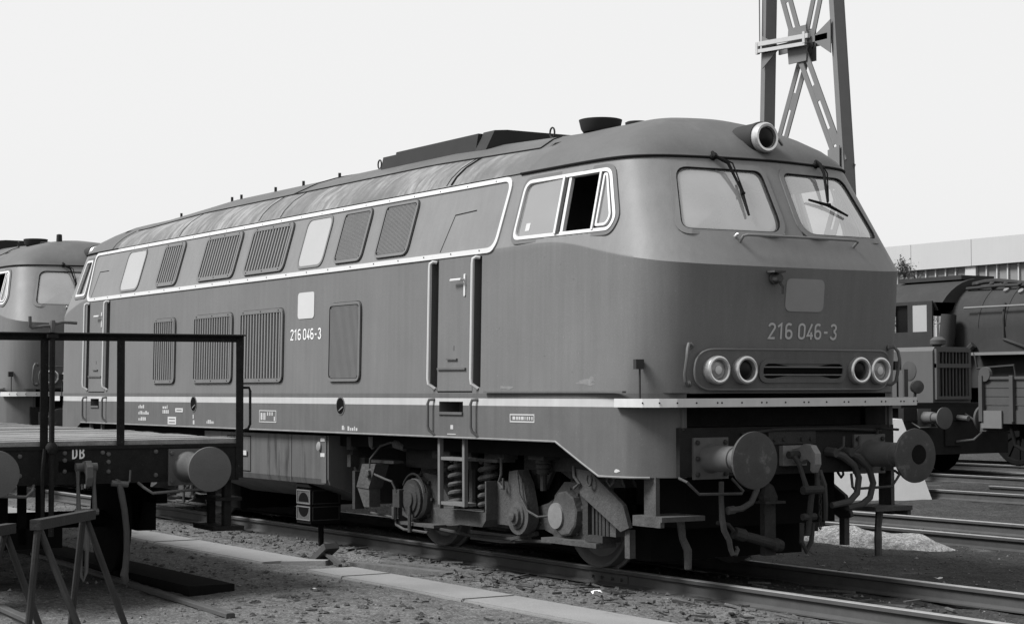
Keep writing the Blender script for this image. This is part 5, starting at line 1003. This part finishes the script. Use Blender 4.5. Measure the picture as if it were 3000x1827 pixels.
# ------------------------------------------------------------------ shunter
K = empty('shunting_engine', 'small grey bonneted shunting engine with a front radiator, right of the big locomotive', 'shunter', (-6.0, 15.6, RH))
q = MB(); q.prism([(-.50, 1.32), (.50, 1.32), (.50, 2.30), (.44, 2.38), (-.44, 2.38), (-.50, 2.30)], lambda y, z, w: (w, y, z), -3.6, 0); q.build('bonnet', 'hood', K, smooth=False)
q = MB(); q.lathe([(0, .19), (.008, .19), (.012, .17)], (-.62, -.50, 1.93), (0, -1, 0), 20); q.build('bonnet_badge', 'wgrey', K)
q = MB(); q.box(-.47, .47, 0, 0, 0, 0); q = MB(); gf = lambda y, z, o: (.002+o, y, z); q.ring(rect(-.46, .46, 1.38, 2.34), rect(-.40, .40, 1.44, 2.28), gf, 0, .06, 0); q.slab(rect(-.41, .41, 1.43, 2.29), gf, 0, .006, 1, rings=1); q.box(.002, .07, -.46, .46, 1.98, 2.06, 0); RG = q.build('radiator', ['hood', 'black'], K, smooth=False)
for k in range(9): y = -.36+k*.09; q = MB(); q.box(.012, .045, y-.011, y+.011, 1.44, 2.28); q.build('radiator_slat', 'wsteel2', RG, smooth=False)
q = MB(); q.box(-4.0, 0.02, -1.35, 1.35, 1.22, 1.31); q.build('footplate', 'hoodd', K, smooth=False)
q = MB(); q.box(-.02, .12, -1.38, 1.38, .34, 1.22); q.box(-.2, .14, -1.36, 1.36, .98, 1.0); q.box(.12, .16, -.35, .10, .5, .95); KB = q.build('buffer_beam', 'hoodd', K, smooth=False)
for s in (-1, 1):
    q = MB(); q.box(.12, .15, s*.875-.17, s*.875+.17, .87, 1.21); q.lathe([(.0, .12), (.25, .11), (.26, .09), (.46, .085), (.47, .1), (.50, .20), (.53, .205), (.545, .10), (.55, .001)], (.14, s*.875, 1.04), (1, 0, 0), 26); q.build('buffer', 'wbuf', K)
    q = MB(); q.tube([(.14, s*1.2, .95), (.3, s*1.15, .86), (.3, s*.7, .86), (.14, s*.6, .92)], .014, 6); q.build('shunter_step_bar', 'wsteel2', K)
q = MB(); q.lathe([(-.18, .05), (-.12, .11), (0, .13), (.03, .12), (.05, .001)], (.12, -1.02, 1.62), (1, -.4, 0), 20); q.cyl((.02, -1.02, 1.3), (.06, -1.02, 1.52), .03, 8); q.box(.0, .04, -1.28, -1.18, 1.3, 1.95); q.build('head_lamp', 'wgrey', K)
q = MB(); q.lathe([(0, .05), (.05, .06), (.08, .15), (.16, .15), (.22, .08), (.23, .001)], (-.35, 0, 2.36), (0, 0, 1), 18); q.build('radiator_cap', 'wgrey', K)
q = MB(); q.prism([(-1.28, 1.3), (-1.28, 2.7), (-1.0, 3.05), (0, 3.2), (1.0, 3.05), (1.28, 2.7), (1.28, 1.3)], lambda y, z, w: (w, y, z), -5.8, -3.62); q.build('cab', 'hood', K, smooth=False)
for y0 in (-.85, .85): q = MB(); q.prism([(y0-.3, 2.05), (y0+.3, 2.05), (y0+.3, 2.6), (y0-.3, 2.6)], lambda y, z, w: (w, y, z), -3.62, -3.61); q.build('cab_window', 'lensd', K, smooth=False)
for ax_ in (-1.0, -4.2):
    for s in (-1, 1): q = MB(); q.lathe([(-.06, .42), (-.03, .47), (0, .43), (.06, .425), (.065, .1)], (ax_, s*.75, .425), (0, s, 0), 30); q.build('wheel', 'grimed', K)
q = MB(); q.box(-5.5, -.03, -1.1, 1.1, .42, 1.2); q.build('underframe', 'hoodd', K, smooth=False)
q = MB(); q.tube([(.14, .2, 1.1), (.35, .2, 1.0), (.5, .25, .75), (.45, .1, .62), (.2, -.1, .58)], .022, 7); q.cyl((.14, 0, 1.04), (.42, 0, 1.02), .05, 8); q.build('coupling', 'wsteel2', K)

# ------------------------------------------------------------------ grey open wagon at the right edge
O_ = empty('open_wagon', 'grey low sided open wagon at the right edge, before the steam engine', 'wagon', (-.25, 11.7, RH))
q = MB(); q.box(0, 9, -1.38, 1.38, 1.27, 1.34); q.box(0, 9, -1.40, -1.32, 1.07, 1.27); q.box(0, 9, 1.32, 1.40, 1.07, 1.27); q.box(0, .12, -1.4, 1.4, .95, 1.27); q.build('wagon_frame', 'wgrey', O_, smooth=False)
for k in range(3):
    for yy in (-1.37, 1.37): q = MB(); q.box(.04, 9, yy-.02, yy+.02, 1.345+k*.125, 1.462+k*.125); q.build('side_board', 'wgrey', O_, smooth=False)
for x in (.02, .62, 1.3, 2.1, 3.0, 4.2): q = MB(); q.box(x, x+.07, -1.45, -1.392, 1.10, 1.78); q.build('stanchion', 'wgrey', O_, smooth=False)
q = MB(); q.box(0, 9, -1.42, -1.34, 1.725, 1.765); q.box(0, .05, -1.4, 1.4, 1.72, 1.765); q.lathe([(-.03, .11), (.03, .11)], (.12, -1.40, 1.80), (0, 1, 0), 16); q.build('top_rail', 'wgrey', O_, smooth=False)
q = MB(); q.box(.05, .45, -1.43, -1.402, 1.0, 1.26); q.build('end_panel', 'wpanel', O_, smooth=False)
for s in (-1, 1): q = MB(); q.lathe([(0, .13), (.2, .12), (.21, .1), (.40, .095), (.42, .19), (.45, .2), (.47, .001)], (0, s*.875, 1.13), (-1, 0, 0), 24); q.build('buffer', 'wgrey', O_)
for s in (-1, 1): q = MB(); q.lathe([(-.06, .46), (-.03, .5), (0, .47), (.06, .465), (.065, .1)], (2.2, s*.75, .46), (0, s, 0), 30); q.build('wheel', 'grimed', O_)
q = MB(); q.box(.4, 9, -1.0, 1.0, .85, 1.06); q.tube([(.5, -1.3, 1.05), (.62, -1.32, .75), (.9, -1.3, .62), (1.3, -1.3, .66)], .03, 8); q.build('underframe', 'grimed', O_, smooth=False)

# ------------------------------------------------------------------ steam engine
E_ = empty('steam_engine', 'dark steam engine with a bulky boiler in the right background', 'locomotive', (-9.1, 19.6, RH))
q = MB(); q.lathe([(-.1, .98), (0, 1.0), (2.4, 1.0), (2.41, 1.025), (2.55, 1.025), (2.56, .98), (6.5, .95), (6.51, .975), (6.62, .975), (6.63, .93), (12, .92), (12.1, .6)], (0, 0, 2.83), (1, 0, 0), 48); BO = q.build('boiler', 'steam', E_, ang=.5)
q = MB(); q.prism([(-1.02, 1.6), (-1.02, 2.85), (1.02, 2.85), (1.02, 1.6)], lambda y, z, w: (w, y, z), .05, 2.35); q.build('firebox', 'steam', E_, smooth=False)
roofp = [(-1.42, 3.42)]+[(1.48*math.sin(a), 2.65+1.32*math.cos(a)) for a in np.linspace(-1.1, 1.1, 17)]+[(1.42, 3.42)]
q = MB(); q.prism(roofp, lambda y, z, w: (w, y, z), -2.2, .12); CB = q.build('cab_roof', 'steam', E_, ang=.4)
q = MB(); q.box(-1.9, .0, -.5, .5, 3.94, 4.03); q.tube([(.2+i*.35, -.35, 3.82+.05*math.sin(i)) for i in range(7)], .05, 7); q.build('roof_ventilator', 'steam', CB, smooth=False)
q = MB()
for s in (-1, 1):
    y0, y1 = s*1.40, s*1.44
    for (x0, x1, z0, z1) in ((-2.1, .05, 1.5, 2.80), (-2.1, .05, 3.38, 3.45), (-2.1, -1.12, 2.8, 3.38), (-.68, -.54, 2.8, 3.38), (-.11, .05, 2.8, 3.38)): q.box(x0, x1, min(y0, y1), max(y0, y1), z0, z1)
q.box(.02, .06, -1.4, 1.4, 1.5, 2.6); q.build('cab', 'steam', E_, smooth=False)
q = MB(); q.box(-.55, -.10, -1.43, -1.41, 2.79, 3.39); q.build('cab_window', 'pane', E_, smooth=False)
q = MB(); q.box(-1.12, -.68, -1.36, -1.34, 2.79, 3.39); q.build('cab_window', 'lensd', E_, smooth=False)
q = MB(); q.box(1.0, 12, -1.42, -.9, 2.27, 2.33); q.box(1.0, 12, .9, 1.42, 2.27, 2.33); q.build('running_board', 'steaml', E_, smooth=False)
q = MB(); q.tube([(.6, -1.05, 3.28), (6, -1.03, 3.28), (12, -1.0, 3.26)], .022, 7); q.build('handrail', 'steaml', BO)
for (x, a) in ((1.85, 48), (2.25, 48), (3.2, 25), (3.1, 50), (1.4, 52)): q = MB(); a_ = math.radians(a); q.lathe([(0, .07), (.05, .065), (.06, .03)], (x, -1.0*math.cos(a_), 2.83+1.0*math.sin(a_)), (0, -math.cos(a_), math.sin(a_)), 12); q.build('washout_plug', 'steaml', BO)
q = MB(); q.lathe([(0, .42), (.35, .40), (.5, .3), (.58, .001)], (4.6, 0, 3.72), (0, 0, 1), 24); q.build('steam_dome', 'steam', BO)
q = MB(); q.tube([(.35, -1.25, 3.15), (.33, -1.28, 2.7), (.30, -1.3, 2.4), (.3, -1.3, 1.6)], [.16, .17, .14, .16], 12); q.box(.1, .3, -1.4, -1.1, 1.4, 2.6); q.tube([(.9, -1.1, 2.5), (.6, -1.2, 2.2), (.6, -1.2, 1.6)], .08, 8); q.build('feed_pump', 'steam', E_)
q = MB(); q.prism([(1.0, 2.62), (3.1, 2.62), (2.9, 2.30), (1.0, 2.30)], lambda x, z, w: (x, w, z), -1.05, -.95); q.tube([(1.2, -1.4, 2.33), (1.3, -1.42, 2.0), (2.3, -1.42, 2.05), (2.35, -1.42, 1.75)], .025, 6); q.build('ash_pan_side', 'steam', E_, smooth=False)
for x in (1.8, 3.7, 5.6, 7.5):
    for s in (-1, 1):
        q = MB(); q.lathe([(-.07, .68), (-.04, .75), (0, .70), (.06, .695), (.06, .62), (.0, .60)], (x, s*.75, .71), (0, s, 0), 36)
        for k in range(12): a = k*PI/6; q.bar((x+.12*math.cos(a), s*.75, .71+.12*math.sin(a)), (x+.62*math.cos(a), s*.75, .71+.62*math.sin(a)), .05, .05, upv=(0, 1, 0))
        q.lathe([(-.05, .14), (.08, .13)], (x, s*.75, .71), (0, s, 0), 16); q.build('driving_wheel', 'grimed', E_)
q = MB(); q.box(-2.0, 12, -.6, .6, .8, 1.9); q.box(-2.2, 0, -1.3, 1.3, 1.3, 1.5); q.build('engine_frame', 'grimed', E_, smooth=False)

q = MB(); q.tube([(.2, -.55, 3.72), (1.2, -.62, 3.74), (2.3, -.60, 3.70), (3.2, -.7, 3.62)], .035, 7); q.tube([(1.6, -.9, 3.35), (1.65, -1.02, 3.0), (1.7, -1.06, 2.6), (2.4, -1.1, 2.4)], .03, 7); q.tube([(2.9, -.97, 3.1), (3.4, -1.02, 2.9), (3.6, -1.1, 2.36)], .028, 7); q.build('boiler_pipe', 'steam', BO)
for x in (.9, 1.65, 3.3, 4.0): q = MB(); q.lathe([(0, 1.012 if x < 2.4 else .992), (.05, 1.012 if x < 2.4 else .992)], (x, 0, 2.83), (1, 0, 0), 40); q.build('boiler_band', 'steam', BO)
for k in range(5): q = MB(); a_ = math.radians(62-k*2); q.lathe([(0, .045), (.10, .04), (.13, .06), (.16, .02)], (.5+k*.42, -1.0*math.cos(a_), 2.83+1.0*math.sin(a_)), (0, -math.cos(a_), math.sin(a_)), 8); q.build('boiler_fitting', 'steam', BO)

# ------------------------------------------------------------------ hall behind, tree
H_ = empty('industrial_hall', 'long pale flat roofed hall across the right background', 'building', (-30, 45, -.15))
q = MB(); q.box(-60, 60, 0, 1.0, 6.68, 7.76); q.box(-60, 60, .2, 25, 7.6, 7.7); q.build('parapet', 'wall', H_, smooth=False)
q = MB(); q.box(-60, 60, .25, .5, 0, 6.68); q.build('wall', 'wall2', H_, smooth=False)
for x in (-3.75, 3.1, -10.6, 10): q = MB(); q.box(x-.28, x+.28, .10, .249, 0, 6.675); q.build('pier', 'pier', H_, smooth=False)
for k in range(60):
    x = -22+k*.56; q = MB(); q.box(x-.03, x+.03, .16, .249, 3.5, 6.675); q.build('mullion', 'pier', H_, smooth=False)
q = MB(); [q.box(x-.012, x+.012, -.006, -.001, 6.69, 7.75) for x in np.arange(-24, 24, 3.4)]; q.build('parapet_joint', 'wall2', H_, smooth=False)
TREE = empty('young_birch', 'thin young birch tree before the pale hall', 'tree', (-30.2, 38.0, -.15))
q = MB(); tips = []
q.tube([(0, 0, 0), (.03, .02, 2), (-.02, .05, 4), (.03, 0, 5.2), (0, .02, 6.4)], [.09, .075, .05, .03, .01], 8)
for k in range(34):
    z = 2.6+3.6*random.random(); a = random.uniform(0, 6.28); L_ = (6.9-z)*.42*random.uniform(.6, 1.1); e_ = (L_*math.cos(a), L_*math.sin(a), z+L_*.75); q.tube([(0, 0, z), (e_[0]*.5, e_[1]*.5, z+L_*.3), e_], [.022, .014, .005], 5); tips.append((Vector((0, 0, z)), Vector(e_)))
q.build('trunk', 'bark', TREE)
q = MB()
for a, b in tips:
    for _ in range(55):
        t = random.uniform(.3, 1.08); p = a+(b-a)*t+Vector((random.gauss(0, .11), random.gauss(0, .11), random.gauss(0, .13))); s = random.uniform(.025, .05); n = Vector((random.gauss(0, 1), random.gauss(0, 1), random.gauss(0, 1))).normalized(); u_ = n.orthogonal()*s; v_ = n.cross(u_)
        q.add([p-u_, p-v_*.6, p+u_, p+v_*.6], [(0, 1, 2, 3)])
q.build('crown', 'leaf', TREE, smooth=False, recalc=False)
